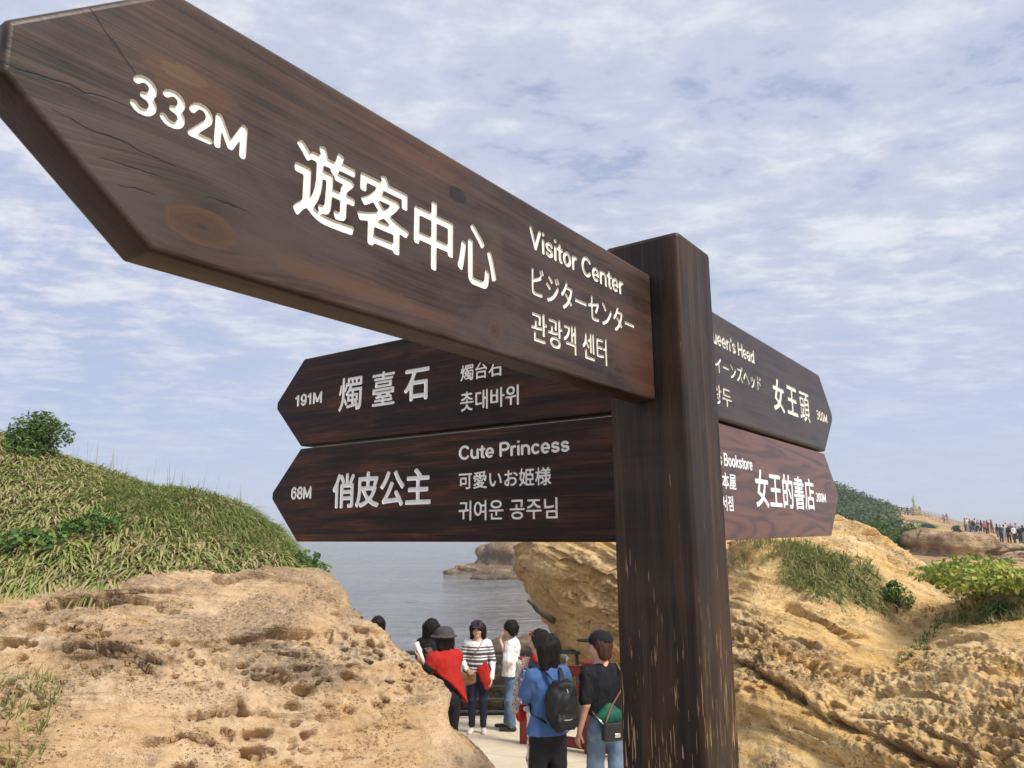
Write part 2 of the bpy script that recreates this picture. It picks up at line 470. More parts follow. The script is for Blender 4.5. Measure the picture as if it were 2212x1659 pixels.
# text -> clean outline loops -----------------------------------------------------------
def text_loops(body, w, h, bold, px=.0005, rnd=1.3):
    """outline loops of a line of writing that fills a w x h rectangle (metres), strokes thickened by «bold» metres and rounded"""
    pad = 12
    W = int(w / px) + 2 * pad + 2; H = int(h / px) + 2 * pad + 2
    if all(c in GLY for c in body):
        A = stroke_raster(body, w, h, px, pad); bold = 0
    else:
        cu = bpy.data.curves.new("t", "FONT"); cu.body = body; cu.resolution_u = 4
        to = bpy.data.objects.new("t", cu); COL.objects.link(to)
        dg = bpy.context.evaluated_depsgraph_get(); ev = to.evaluated_get(dg)
        me = bpy.data.meshes.new_from_object(ev); me.calc_loop_triangles()
        V = np.array([v.co[:2] for v in me.vertices]); T = np.array([t.vertices[:] for t in me.loop_triangles])
        bpy.data.objects.remove(to); bpy.data.meshes.remove(me); bpy.data.curves.remove(cu)
        lo, hi = V.min(0), V.max(0)
        V = (V - lo) / (hi - lo) * np.array([(w - 2 * bold) / px, (h - 2 * bold) / px]) + pad + bold / px
        A = np.zeros((H, W), bool)
        for t in T:
            P = V[t]; x0, y0 = np.floor(P.min(0)).astype(int); x1, y1 = np.ceil(P.max(0)).astype(int) + 1
            xs, ys = np.meshgrid(np.arange(x0, x1), np.arange(y0, y1))
            e = []
            for k in range(3):
                p, q = P[k], P[(k + 1) % 3]; e.append((q[0] - p[0]) * (ys - p[1]) - (q[1] - p[1]) * (xs - p[0]))
            A[y0:y1, x0:x1] |= (np.minimum.reduce(e) >= -1e-6) | (np.maximum.reduce(e) <= 1e-6)
    D = A.copy(); r = bold / px
    for dx in range(-int(r), int(r) + 1):
        for dy in range(-int(r), int(r) + 1):
            if 0 < dx * dx + dy * dy <= r * r: D |= np.roll(np.roll(A, dx, 1), dy, 0)
    F = D.astype(float); rnd = rnd + max(0, bold - .001) * 900; k = np.exp(-.5 * (np.arange(-8, 9) / rnd) ** 2); k /= k.sum()
    F = sum(k[i] * np.roll(F, i - 8, 0) for i in range(17)); F = sum(k[i] * np.roll(F, i - 8, 1) for i in range(17))
    # marching squares
    S = F > .5; nxt = {}
    def ex(i, j, e):
        if e == 0: return (i + (.5 - F[j, i]) / (F[j, i + 1] - F[j, i]), j)
        if e == 1: return (i + 1, j + (.5 - F[j, i + 1]) / (F[j + 1, i + 1] - F[j, i + 1]))
        if e == 2: return (i + (.5 - F[j + 1, i]) / (F[j + 1, i + 1] - F[j + 1, i]), j + 1)
        return (i, j + (.5 - F[j, i]) / (F[j + 1, i] - F[j, i]))
    TBL = {1: [(3, 0)], 2: [(0, 1)], 3: [(3, 1)], 4: [(1, 2)], 5: [(3, 0), (1, 2)], 6: [(0, 2)], 7: [(3, 2)], 8: [(2, 3)], 9: [(2, 0)], 10: [(0, 1), (2, 3)], 11: [(2, 1)], 12: [(1, 3)], 13: [(1, 0)], 14: [(0, 3)]}
    code = S[:-1, :-1] * 1 + S[:-1, 1:] * 2 + S[1:, 1:] * 4 + S[1:, :-1] * 8
    key = lambda i, j, e: (i, j, 0) if e == 0 else (i + 1, j, 1) if e == 1 else (i, j + 1, 0) if e == 2 else (i, j, 1)
    pos = {}
    for j, i in zip(*np.nonzero((code > 0) & (code < 15))):
        for (a, b_) in TBL[int(code[j, i])]:
            ka, kb = key(i, j, a), key(i, j, b_)
            pos[ka] = ex(i, j, a); pos[kb] = ex(i, j, b_); nxt[ka] = kb
    loops = []
    while nxt:
        k0 = next(iter(nxt)); L = [k0]; k1 = nxt.pop(k0)
        while k1 != k0 and k1 in nxt: L.append(k1); k1 = nxt.pop(k1)
        P = np.array([pos[q] for q in L])
        if len(P) < 8: continue
        P = rdp_loop(P, .22)
        loops.append((P - pad) * px)
    def inside(x, y):
        i = np.clip((np.asarray(x) / px + pad), 0, W - 2); j = np.clip((np.asarray(y) / px + pad), 0, H - 2)
        i0 = i.astype(int); j0 = j.astype(int); fx = i - i0; fy = j - j0
        return (F[j0, i0] * (1 - fx) + F[j0, i0 + 1] * fx) * (1 - fy) + (F[j0 + 1, i0] * (1 - fx) + F[j0 + 1, i0 + 1] * fx) * fy > .5
    return loops, inside


def rdp_loop(P, tol):
    n = len(P); keep = np.zeros(n, bool); keep[0] = True; far = int(((P - P[0]) ** 2).sum(1).argmax()); keep[far] = True
    st = [(0, far), (far, n)]
    while st:
        a, b_ = st.pop()
        if b_ - a < 2: continue
        A, B = P[a], P[b_ % n]; d = B - A; L = math.hypot(*d) + 1e-9
        q = P[a + 1:b_] - A; dist = np.abs(q[:, 0] * d[1] - q[:, 1] * d[0]) / L
        k = int(dist.argmax())
        if dist[k] > tol:
            keep[a + 1 + k] = True; st += [(a, a + 1 + k), (a + 1 + k, b_)]
    return P[keep]


def round_poly(P, rad, n=5):
    """fillet the corners of a convex polygon"""
    out = []; m = len(P)
    for i in range(m):
        p, a, c = Vector(P[i]), Vector(P[i - 1]), Vector(P[(i + 1) % m]); r = rad[i] if isinstance(rad, (list, tuple)) else rad
        da, dc = (a - p).normalized(), (c - p).normalized(); half = da.angle(dc) / 2; t = r / math.tan(half)
        ctr = p + (da + dc).normalized() * (r / math.sin(half)); s, e = p + da * t, p + dc * t
        for k in range(n + 1):
            v = s.lerp(e, k / n) - ctr
            out.append(tuple(ctr + v.normalized() * r))
    return out


def inset(P, d):
    m = len(P); L = []
    for i in range(m):
        a, c = P[i], P[(i + 1) % m]; ex, ey = c[0] - a[0], c[1] - a[1]; l = math.hypot(ex, ey)
        nx, ny = -ey / l, ex / l
        L.append((a[0] + nx * d, a[1] + ny * d, ex, ey))
    out = []
    for i in range(m):
        x1, y1, dx1, dy1 = L[i - 1]; x2, y2, dx2, dy2 = L[i]; det = dx1 * dy2 - dy1 * dx2
        if abs(det) < 1e-12: out.append((x2, y2)); continue
        t = ((x2 - x1) * dy2 - (y2 - y1) * dx2) / det; out.append((x1 + t * dx1, y1 + t * dy1))
    return out


CREAM = None
def board(root, outline, thick, bev, lines, wmat, lmat, depth=.003, carved=True):
    """arrow board: front face at y = 0 facing -y; lines: (text, x0, x1, z0, z1, bold)"""
    P = outline                                            # counter-clockwise seen from the front
    loops = []; tests = []; per = []
    for (body, x0, x1, z0, z1, bold) in lines:
        lp, ins = text_loops(body, x1 - x0, z1 - z0, bold)
        lp = [q + np.array([x0, z0]) for q in lp]; per.append(lp)
        tests.append((x0, x1, z0, z1, ins))
        loops += lp
    def in_text(x, z):
        for (x0, x1, z0, z1, ins) in tests:
            if x0 - .002 < x < x1 + .002 and z0 - .002 < z < z1 + .002 and ins(x - x0, z - z0): return True
        return False
    rings = [(inset(P, bev * (1 - math.sin(t))), bev * (1 - math.cos(t))) for t in [k * math.pi / 8 for k in range(5)]]
    rings += [(inset(P, bev * (1 - math.cos(t))), thick - bev * (1 - math.sin(t))) for t in [k * math.pi / 8 for k in range(5)]]
    V = []; F = []; n = len(P)
    for (pp, y) in rings: V += [(x, y, z) for x, z in pp]
    for k in range(len(rings) - 1):
        for i in range(n):
            a, b_ = k * n + i, k * n + (i + 1) % n; F.append((a, a + n, b_ + n, b_))
    F.append([len(V) - n + i for i in range(n)][::-1])
    # front face with the letters cut out
    fv = [Vector(p) for p in rings[0][0]]; fe = [(i, (i + 1) % n) for i in range(n)]
    if carved:
        for q in loops:
            s = len(fv); m_ = len(q); fv += [Vector(p) for p in q]; fe += [(s + i, s + (i + 1) % m_) for i in range(m_)]
    ov, _, of, _, _, _ = delaunay_2d_cdt(fv, fe, [], 2, 1e-7)
    base = len(V); V += [(p.x, 0, p.y) for p in ov]
    for f in of:
        c = sum((ov[i] for i in f), Vector((0, 0))) / len(f)
        if not (carved and in_text(c.x, c.y)): F.append([base + i for i in f])
    bo = mesh_obj('board', V, F, wmat, root)
    bm = bmesh.new(); bm.from_mesh(bo.data); bmesh.ops.remove_doubles(bm, verts=bm.verts, dist=2e-6); bmesh.ops.recalc_face_normals(bm, faces=bm.faces)
    for f in bm.faces: f.smooth = abs(f.normal.y) < .995
    for ed in bm.edges:
        if len(ed.link_faces) == 2 and (ed.link_faces[0].smooth != ed.link_faces[1].smooth or ed.calc_face_angle(0) > .6): ed.smooth = False
    bm.to_mesh(bo.data); bm.free()
    for (body, *_r_), lp in zip(lines, per):
        tv = []; te = []
        for q in lp:
            s = len(tv); m_ = len(q); tv += [Vector(p) for p in q]; te += [(s + i, s + (i + 1) % m_) for i in range(m_)]
        ov, _, of, _, _, _ = delaunay_2d_cdt(tv, te, [], 2, 1e-7)
        yb = depth if carved else -.0008
        V = [(p.x, yb, p.y) for p in ov]; F = []
        for f in of:
            c = sum((ov[i] for i in f), Vector((0, 0))) / len(f)
            if in_text(c.x, c.y): F.append(list(f))
        for q in lp:
            s = len(V); m_ = len(q)
            V += [(p[0], -.0001 if carved else .0, p[1]) for p in q] + [(p[0], yb, p[1]) for p in q]
            F += [(s + i, s + (i + 1) % m_, s + m_ + (i + 1) % m_, s + m_ + i) for i in range(m_)]
        mesh_obj('lettering', V, F, lmat, root)
    return bo


def paint_mat(name, col, dirt=.25):
    m, g, b = new_mat(name)
    tc = g.n('ShaderNodeTexCoord').outputs['Object']
    f = g.sstep(g.noise(tc, 55, 5, .7), .52, .75)
    f2 = g.noise(tc, 14, 3)
    c = g.mix(g.math('MULTIPLY', f, dirt), col, (.42, .36, .26))
    c = g.mix(g.math('MULTIPLY', f2, .15), c, (.62, .58, .5))
    g.put(b.inputs['Base Color'], c); b.inputs['Roughness'].default_value = .6
    g.put(b.inputs['Normal'], g.bump(g.noise(tc, 260, 2), .0008, .4))
    return m


CREAM = paint_mat('cream_paint', (.88, .845, .75), .2)
CREAM_LIFTED = paint_mat('shade_lifted_cream_paint', (.95, .93, .87), .06)  # same cream paint, colour brightened to offset the shade on the left boards
WHITEV = paint_mat('white_vinyl', (.86, .87, .88), .05)
D1 = Vector((math.sin(AZ), math.cos(AZ), 0)); D2 = Vector((-math.cos(AZ), math.sin(AZ), 0))
C0 = Vector((PX, PY, BZ))


def frame_b(origin, xdir, ydir):
    return Matrix(((xdir.x, ydir.x, 0, origin.x), (xdir.y, ydir.y, 0, origin.y), (0, 0, 1, origin.z), (0, 0, 0, 1)))


signpost = empty('signpost')
tag(signpost, 'tall dark stained square timber post carrying five arrow boards', 'signpost')
signpost.matrix_world = frame_b(C0, D1, D2)

BR = [(.008, .0033, .0022), (.022, .0085, .0045), (.052, .0175, .0075), (.13, .040, .014)]
VIS = [(.014, .008, .006), (.038, .020, .013), (.064, .034, .022), (.105, .052, .028)]
GRY = [(.026, .019, .017), (.046, .034, .031), (.062, .047, .042), (.085, .065, .055)]

# post
POSTW = wood('post_timber', 'z', [(.009, .0055, .0035), (.027, .0145, .008), (.050, .026, .013), (.105, .048, .020)], rough=.5, spec=.32, stretch=(1.6, 48), worn=.16, seed=2.2, grey=.25,
             knots=[(-.50, .02, .03, .02)])
pr = .011
pp = round_poly([(0, 0), (PW, 0), (PW, PW), (0, PW)], [pr, pr * .6, pr * .6, pr * .6], 5)
zt = .5528; zb = -(BZ + .55)
V = []; F = []; n = len(pp)
lv = [(0, zb)] + [(0, zb + (zt - .009 - zb) * k / 24) for k in range(1, 25)] + [(.0022, zt - .0035), (.006, zt - .0008), (.010, zt)]
for (d, z) in lv: V += [(x, y, z) for x, y in inset(pp, d)]
for k in range(len(lv) - 1):
    for i in range(n):
        a, b_ = k * n + i, k * n + (i + 1) % n; F.append((a, b_, b_ + n, a + n))
F.append([len(V) - n + i for i in range(n)]); F.append(list(range(n))[::-1])
post = mesh_obj('post', V, F, POSTW, signpost)

VM = wood('weathered_board', 'x', VIS, rough=.45, spec=.36, stretch=(2.4, 60), seed=1.3, grey=.72,
          knots=[(-.888, .279, .034, .0165), (-.474, .274, .015, .0125)],
          cracks=[((-.996, .425), (-.945, .378), .0022), ((-1.045, .349), (-.955, .357), .0020), ((-1.012, .328), (-.915, .322), .0023),
                  ((-.885, .306), (-.843, .308), .0020), ((-.975, .305), (-.925, .309), .0016), ((-.96, .29), (-.93, .293), .0015)],
          patches=[(-.905, .398, .045, .020, (.088, .043, .020), .95), (-.912, .408, .020, .008, (.13, .075, .032), .6), (-.885, .384, .016, .008, (.055, .026, .014), .9), (-.90, .309, .045, .010, (.042, .030, .020), .85),
                   (-.47, .375, .018, .035, (.09, .05, .026), .5), (-.55, .432, .02, .012, (.012, .010, .010), .8),
                   (-.72, .272, .12, .012, (.10, .052, .026), .5), (-.06, .30, .10, .06, (.085, .034, .016), .55)])
LM = wood('dark_board', 'x', BR, rough=.42, spec=.22, stretch=(2.6, 48), seed=4.0, patches=[(-.54, .292, .006, .016, (.004, .003, .003), 1.0)])
LM2 = wood('red_brown_board', 'x', [tuple(v * 1.1 for v in c) for c in BR], rough=.42, spec=.22, stretch=(2.4, 44), seed=9.0)
QM = wood('grey_board', 'x', GRY, rough=.45, spec=.35, stretch=(2.2, 60), seed=6.4, grey=.8)


def laminate(name):
    m, g, b = new_mat(name)
    tc = g.n('ShaderNodeTexCoord').outputs['Object']
    x, y, z = g.sep(tc)
    v = g.comb(g.math('MULTIPLY', x, 1.7), g.math('MULTIPLY', z, 13), 0)
    w_ = g.noise(v, 1, 3, .45, .9)
    n1 = g.math('ADD', .5, g.math('MULTIPLY', g.math('SINE', g.math('MULTIPLY', w_, 34)), .5))
    fine = g.noise(g.comb(g.math('MULTIPLY', x, 10), g.math('MULTIPLY', z, 220), 0), 1, 3, .6)
    f = g.math('ADD', g.math('MULTIPLY', g.math('POWER', n1, 2.5), .55), g.math('MULTIPLY', fine, .5))
    col = g.ramp(f, [(.2, (.165, .076, .048)), (.45, (.132, .060, .039)), (.75, (.088, .044, .034)), (1, (.050, .028, .024))])
    g.put(b.inputs['Base Color'], col); b.inputs['Roughness'].default_value = .38
    return m


BM = laminate('laminate_board')

def arrow_out(xt, xs, x1, z0, z1, tipw=.012, left=True, rad=.003):
    zm = (z0 + z1) / 2
    if left:
        P = [(xs, z0), (x1, z0), (x1, z1), (xs, z1), (xt, zm + tipw), (xt, zm - tipw)]
    else:
        P = [(x1, z0), (xs, z0), (xt, zm - tipw), (xt, zm + tipw), (xs, z1), (x1, z1)]
    return round_poly(P, rad, 4)


b1, b2, b3 = HB
# front-left upper board (nearest the camera)
e = empty('arrow_board'); e.matrix_world = frame_b(C0 + D2 * .05746, D1, D2)
tag(e, 'weathered grey brown arrow board with carved Visitor Center lettering and 332M, nearest the camera', 'arrow board', 'arrow boards on the signpost')
board(e, arrow_out(-1.048, -.930, -.0015, b2, b3, .020, True, .006), .0447, .0052,
      [('332M', -.9575, -.8500, .3548, .3900, .0011), ('遊客中心', -.7960, -.4710, .3232, .4088, .0015),
       ('Visitor Center', -.3926, -.1108, .4115, .4462, .0010), ('ビジターセンター', -.3888, -.0763, .3440, .3880, .0009), ('관광객 센터', -.3912, -.1764, .2785, .3235, .0009)],
      VM, CREAM, .0016)
# left boards
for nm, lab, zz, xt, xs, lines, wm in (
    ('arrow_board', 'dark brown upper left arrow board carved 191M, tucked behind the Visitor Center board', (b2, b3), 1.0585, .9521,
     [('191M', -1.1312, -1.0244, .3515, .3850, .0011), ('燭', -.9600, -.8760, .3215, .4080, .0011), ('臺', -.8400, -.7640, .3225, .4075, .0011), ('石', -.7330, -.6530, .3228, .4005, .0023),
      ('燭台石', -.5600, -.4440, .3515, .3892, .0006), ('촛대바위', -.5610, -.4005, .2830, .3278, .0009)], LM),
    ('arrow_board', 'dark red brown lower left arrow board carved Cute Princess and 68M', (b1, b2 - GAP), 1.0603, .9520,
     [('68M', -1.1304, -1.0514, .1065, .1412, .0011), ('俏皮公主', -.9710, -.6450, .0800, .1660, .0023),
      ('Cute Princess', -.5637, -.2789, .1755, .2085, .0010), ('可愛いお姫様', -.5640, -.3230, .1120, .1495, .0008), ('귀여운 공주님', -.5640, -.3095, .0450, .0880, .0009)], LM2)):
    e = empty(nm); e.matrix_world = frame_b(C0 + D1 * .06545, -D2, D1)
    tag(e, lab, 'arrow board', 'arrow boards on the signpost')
    board(e, arrow_out(-xt - PW, -xs - PW, -PW, zz[0], zz[1], .009, True, .003), .045, .004, lines, wm, CREAM_LIFTED, .0012)
# right boards
e = empty('arrow_board'); e.matrix_world = frame_b(C0 + D2 * .05243, D1, D2)
tag(e, "greyish upper right arrow board with carved Queen's Head lettering, behind the post", 'arrow board', 'arrow boards on the signpost')
board(e, arrow_out(1.2748, 1.1512, PW, b2, b3, .012, False, .004), .045, .008,
      [("Queen's Head", .2430, .5457, .4060, .4412, .0010), ('クイーンズヘッド', .2440, .5822, .3440, .3830, .0009), ('여왕두', .1960, .3719, .2775, .3200, .0009),
       ('女', .6747, .7679, .3126, .3990, .0023), ('王', .7909, .8886, .3170, .3960, .0023), ('頭', .9105, 1.0088, .3142, .3970, .0012), ('360M', 1.0834, 1.2042, .3342, .3650, .0011)],
      QM, CREAM, .0016)
e = empty('arrow_board'); e.matrix_world = frame_b(C0 + D2 * .05643, D1, D2)
tag(e, "smooth reddish brown lower right arrow board with flat white Queen's Bookstore lettering", 'arrow board', 'arrow boards on the signpost')
board(e, arrow_out(1.2748, 1.1512, PW, b1, b2 - GAP, .006, False, .002), .038, .0012,
      [("Queen's Bookstore", .1600, .4898, .1500, .1790, .0009), ('本屋', .2950, .3760, .1030, .1375, .0008), ('서점', .2860, .3515, .0580, .0905, .0009),
       ('女王的書店', .5002, .9958, .0690, .1570, .0016), ('360M', 1.0140, 1.1200, .0935, .1205, .0011)],
      BM, WHITEV, .001, carved=False)
# ------------------------------------------------------------------ materials of the land
def attr(g, name):
    return g.n('ShaderNodeAttribute', attribute_name=name).outputs['Fac']


def rock_mat(name, fresh, pale, crust_c, lichen=(.085, .078, .062), dip=(0, 0, 1), sc=1.0):
    """weathered sandstone: fresh ochre stone, brown case-hardened crust (vertex attribute), grey lichen stains, fine bedding"""
    m, g, b = new_mat(name)
    tc = g.n('ShaderNodeTexCoord').outputs['Object']
    bed = g.vm('DOT_PRODUCT', tc, dip)
    warp = g.noise(tc, 1.1 * sc, 3)
    bv = g.comb(g.math('MULTIPLY', g.sep(tc)[0], .5), g.math('MULTIPLY', g.sep(tc)[1], .5), g.math('ADD', g.math('MULTIPLY', bed, 9 * sc), g.math('MULTIPLY', warp, 3)))
    n_bed = g.noise(bv, 1, 5, .65)
    n_big = g.noise(tc, .9 * sc, 5, .6, .3)
    n_mid = g.noise(tc, 6 * sc, 6, .68, .4)
    n_fin = g.noise(tc, 45 * sc, 4, .7)
    col = g.mix(g.sstep(g.math('ADD', g.math('MULTIPLY', n_bed, .6), g.math('MULTIPLY', n_big, .5)), .42, .68), fresh, pale)
    col = g.mix(g.math('MULTIPLY', g.sstep(n_mid, .48, .62), .35), col, tuple(v * .62 for v in fresh))
    cr = g.math('ADD', attr(g, 'crust'), g.math('MULTIPLY', g.math('SUBTRACT', n_mid, .5), 1.1))
    crc = g.mix(g.sstep(n_fin, .35, .65), tuple(v * .62 for v in crust_c), tuple(min(1, v * 1.3) for v in crust_c))
    col = g.mix(g.math('MULTIPLY', g.sstep(cr, .30, .75), .9), col, crc)
    li = g.math('ADD', attr(g, 'lichen'), g.math('MULTIPLY', g.math('SUBTRACT', g.noise(tc, 9 * sc, 6, .75, .6), .5), 1.5))
    col = g.mix(g.math('MULTIPLY', g.sstep(li, .35, .85), .75), col, g.mix(n_fin, tuple(v * .6 for v in lichen), tuple(v * 1.9 for v in lichen)))
    spn = g.n('ShaderNodeMapping', ins={'Vector': g.vm('ADD', tc, g.vm('SCALE', g.noise(tc, 7 * sc, 3, out='Color'), scale=.06 / sc))}); spn.inputs['Scale'].default_value = (1, 1, 1.8)
    sp = g.voro(spn.outputs[0], 21 * sc); sp2 = g.voro(tc, 52 * sc)
    pk = g.math('MULTIPLY', g.sstep(sp, .34, .22), g.sstep(g.noise(tc, 2.3 * sc, 3), .46, .60))
    pk2 = g.math('MULTIPLY', g.sstep(sp2, .26, .12), g.sstep(g.noise(tc, 3.1 * sc, 3), .42, .58))
    lay = g.noise(g.comb(g.math('MULTIPLY', g.sep(tc)[0], 1.2), g.math('MULTIPLY', g.sep(tc)[1], 1.2), g.math('ADD', g.math('MULTIPLY', bed, 42 * sc), g.math('MULTIPLY', warp, 9))), 1, 4, .65)
    lay_m = g.sstep(g.noise(tc, 1.4 * sc, 3), .42, .60)
    col = g.mix(g.math('MULTIPLY', g.math('MULTIPLY', g.sstep(lay, .50, .62), lay_m), .45), col, tuple(v * .60 for v in fresh))
    col = g.mix(g.math('MULTIPLY', g.sstep(g.noise(tc, 2.6 * sc, 6, .7, .8), .56, .68), .5), col, tuple(min(1, v * 1.18) for v in pale))
    g.put(b.inputs['Base Color'], col)
    b.inputs['Roughness'].default_value = .92; b.inputs['Specular IOR Level'].default_value = .2
    h = g.math('ADD', g.math('MULTIPLY', n_fin, .5), g.math('ADD', g.math('MULTIPLY', n_mid, 1.2), g.math('MULTIPLY', n_bed, .8)))
    h = g.math('ADD', h, g.math('MULTIPLY', g.math('MULTIPLY', lay, lay_m), 1.4))
    h = g.math('SUBTRACT', h, g.math('ADD', g.math('MULTIPLY', pk, 1.9), g.math('MULTIPLY', pk2, .7)))
    g.put(b.inputs['Normal'], g.bump(h, .030 / sc, 1.0))
    return m


ROCK_L = rock_mat('sandstone_buff', (.49, .31, .152), (.61, .445, .275), (.34, .235, .145), dip=(.05, .1, 1))
ROCK_R = rock_mat('sandstone_gold', (.61, .385, .145), (.70, .52, .275), (.43, .29, .165), dip=(.30, .12, 1))
ROCK_F = rock_mat('sandstone_brown', (.45, .30, .165), (.56, .40, .24), (.25, .17, .105), sc=.35)
ROCK_S = rock_mat('shore_stone', (.34, .22, .125), (.46, .32, .19), (.16, .11, .075), sc=.5)


def foliage_mat(name, stops, dry=(.40, .31, .17), trans=.25, rough=.55):
    m, g, b = new_mat(name)
    t = attr(g, 'tint'); tip = attr(g, 'tip')
    col = g.ramp(t, stops)
    col = g.mix(g.math('MULTIPLY', g.sstep(tip, .62, 1.0), .35), col, dry)
    g.put(b.inputs['Base Color'], col); b.inputs['Roughness'].default_value = rough
    b.inputs['Specular IOR Level'].default_value = .3
    tr = g.n('ShaderNodeBsdfTranslucent'); g.put(tr.inputs[0], col)
    mx = g.n('ShaderNodeMixShader', ins={0: trans}); g.t.links.new(b.outputs[0], mx.inputs[1]); g.t.links.new(tr.outputs[0], mx.inputs[2])
    out = [n for n in g.t.nodes if n.type == 'OUTPUT_MATERIAL'][0]; g.t.links.new(mx.outputs[0], out.inputs[0])
    return m


GRASS = foliage_mat('strap_grass', [(0, (.09, .16, .03)), (.25, (.17, .26, .055)), (.48, (.29, .34, .09)), (.64, (.40, .38, .15)), (.82, (.46, .36, .20)), (1, (.22, .15, .10))])
FINE = foliage_mat('fine_grass', [(0, (.105, .165, .035)), (.45, (.20, .27, .065)), (.75, (.33, .35, .125)), (1, (.46, .39, .20))], trans=.3)
HUMP = foliage_mat('coarse_grass', [(0, (.11, .16, .045)), (.4, (.22, .27, .08)), (.65, (.33, .33, .13)), (.85, (.40, .33, .19)), (1, (.22, .16, .10))])
LEAFY = foliage_mat('bright_leaf', [(0, (.10, .16, .025)), (.4, (.24, .31, .05)), (.75, (.42, .45, .09)), (1, (.56, .53, .13))], trans=.3, rough=.4)
DARKLEAF = foliage_mat('dark_leaf', [(0, (.018, .042, .016)), (.5, (.035, .075, .026)), (1, (.075, .125, .04))], trans=.2)
MIDLEAF = foliage_mat('mid_leaf', [(0, (.05, .10, .022)), (.5, (.10, .17, .04)), (1, (.17, .25, .06))], trans=.2)
OLIVE = foliage_mat('olive_leaf', [(0, (.07, .10, .04)), (.5, (.13, .16, .068)), (1, (.21, .235, .11))], trans=.2)
SCRUB = foliage_mat('headland_scrub', [(0, (.025, .052, .018)), (.45, (.06, .10, .032)), (.8, (.12, .16, .06)), (1, (.18, .20, .09))], trans=.2)
BARK = simple('bark', (.10, .075, .055), .9, .4, 12, .01, 40)


def blades(name, P, n_per, length, width, mat, rng, spread=1.0, droop=.9, up=.55, tint=(0, 1), seg=3, rad=.04, clump_tint=.6, lean=None, top=1.0):
    """one mesh of arching blades springing from the points P; returns the object"""
    P = np.repeat(np.asarray(P, float), n_per, 0); N = len(P)
    ct = np.repeat(rng.random(N // n_per), n_per)
    th = rng.random(N) * 2 * np.pi; el = up + (top - up) * rng.random(N) ** 1.3
    L = length * (.45 + .75 * rng.random(N)); W = width * (.6 + .8 * rng.random(N))
    d = np.stack([np.cos(th) * spread, np.sin(th) * spread, np.zeros(N)], 1)
    if lean is not None: d = d + np.asarray(lean)
    P = P + d * rad * rng.random((N, 1)); P[:, 2] -= .02
    side = np.stack([-np.sin(th), np.cos(th), np.zeros(N)], 1)
    tw = (rng.random((N, 1)) - .5) * .8; side = side + np.array([0, 0, 1.0]) * tw
    V = np.zeros((N, seg + 1, 2, 3)); tip = np.zeros((N, seg + 1, 2))
    for k in range(seg + 1):
        t = k / seg
        c = P + d * (L * (.25 + .75 * (1 - el)) * t)[:, None]
        c[:, 2] += L * (el * t - droop * .55 * t * t * (1.25 - el))
        w = W * (1 - t) ** .7 * (.55 + .9 * min(1, t * 3)) if k else W * .6
        if k == seg: w = W * .06
        V[:, k, 0] = c - side * (w * .5)[:, None]; V[:, k, 1] = c + side * (w * .5)[:, None]; tip[:, k] = t
    base = (np.arange(N) * (seg + 1) * 2)[:, None]
    Q = np.concatenate([base + np.array([2 * k, 2 * k + 1, 2 * k + 3, 2 * k + 2]) for k in range(seg)], 0)
    tv = tint[0] + (tint[1] - tint[0]) * np.clip(clump_tint * ct + (1 - clump_tint) * rng.random(N), 0, 1)
    tv = np.repeat(tv, (seg + 1) * 2)
    return np_mesh(name, V.reshape(-1, 3), Q, mat, None, True, {'tint': tv, 'tip': tip.ravel()})


def leaf_mesh(name, C, NRM, size, mat, rng, parent=None, aspect=.45, tint=None, fold=.25, jitter=.7):
    """many small pointed leaves at the points C, roughly facing NRM"""
    C = np.asarray(C, float); N = len(C)
    n = NRM + jitter * rng.normal(size=(N, 3)); n /= np.linalg.norm(n, axis=1, keepdims=True) + 1e-9
    a = rng.normal(size=(N, 3)); a -= n * (a * n).sum(1, keepdims=True); a /= np.linalg.norm(a, axis=1, keepdims=True) + 1e-9
    b = np.cross(n, a); s = (size * (.6 + .8 * rng.random(N)))[:, None]
    V = np.stack([C - a * s * .5, C + b * s * aspect * .5 + n * s * fold * .3, C + a * s * .5 - n * s * fold * .4, C - b * s * aspect * .5 + n * s * fold * .3], 1)
    Q = np.arange(N * 4).reshape(N, 4)
    t = rng.random(N) if tint is None else tint
    return np_mesh(name, V.reshape(-1, 3), Q, mat, parent, False, {'tint': np.repeat(t, 4), 'tip': np.zeros(N * 4)})


def tube(name, pts, rad, mat, parent=None, n=8, smooth=True):
    P = np.array([tuple(p) for p in pts], float); r = np.broadcast_to(np.asarray(rad, float), (len(P),))
    T = np.gradient(P, axis=0); T /= np.linalg.norm(T, axis=1, keepdims=True) + 1e-12
    V = []; up = np.array([0, 0, 1.0]) if abs(T[0][2]) < .9 else np.array([1.0, 0, 0])
    for i in range(len(P)):
        s = np.cross(T[i], up); s /= np.linalg.norm(s) + 1e-12; u = np.cross(s, T[i]); up = u
        for k in range(n):
            a = 2 * np.pi * k / n; V.append(P[i] + r[i] * (np.cos(a) * s + np.sin(a) * u))
    F = [list(q) for q in grid_quads(len(P), n, True)] + [list(range(n))[::-1], [(len(P) - 1) * n + k for k in range(n)]]
    return mesh_obj(name, V, F, mat, parent, smooth)


def box_v(cx, cy, cz, sx, sy, sz, rot=None):
    v = [Vector((sx * a / 2, sy * b / 2, sz * c / 2)) for a in (-1, 1) for b in (-1, 1) for c in (-1, 1)]
    if rot is not None: v = [rot @ q for q in v]
    return [q + Vector((cx, cy, cz)) for q in v], [(0, 1, 3, 2), (4, 6, 7, 5), (0, 4, 5, 1), (2, 3, 7, 6), (0, 2, 6, 4), (1, 5, 7, 3)]


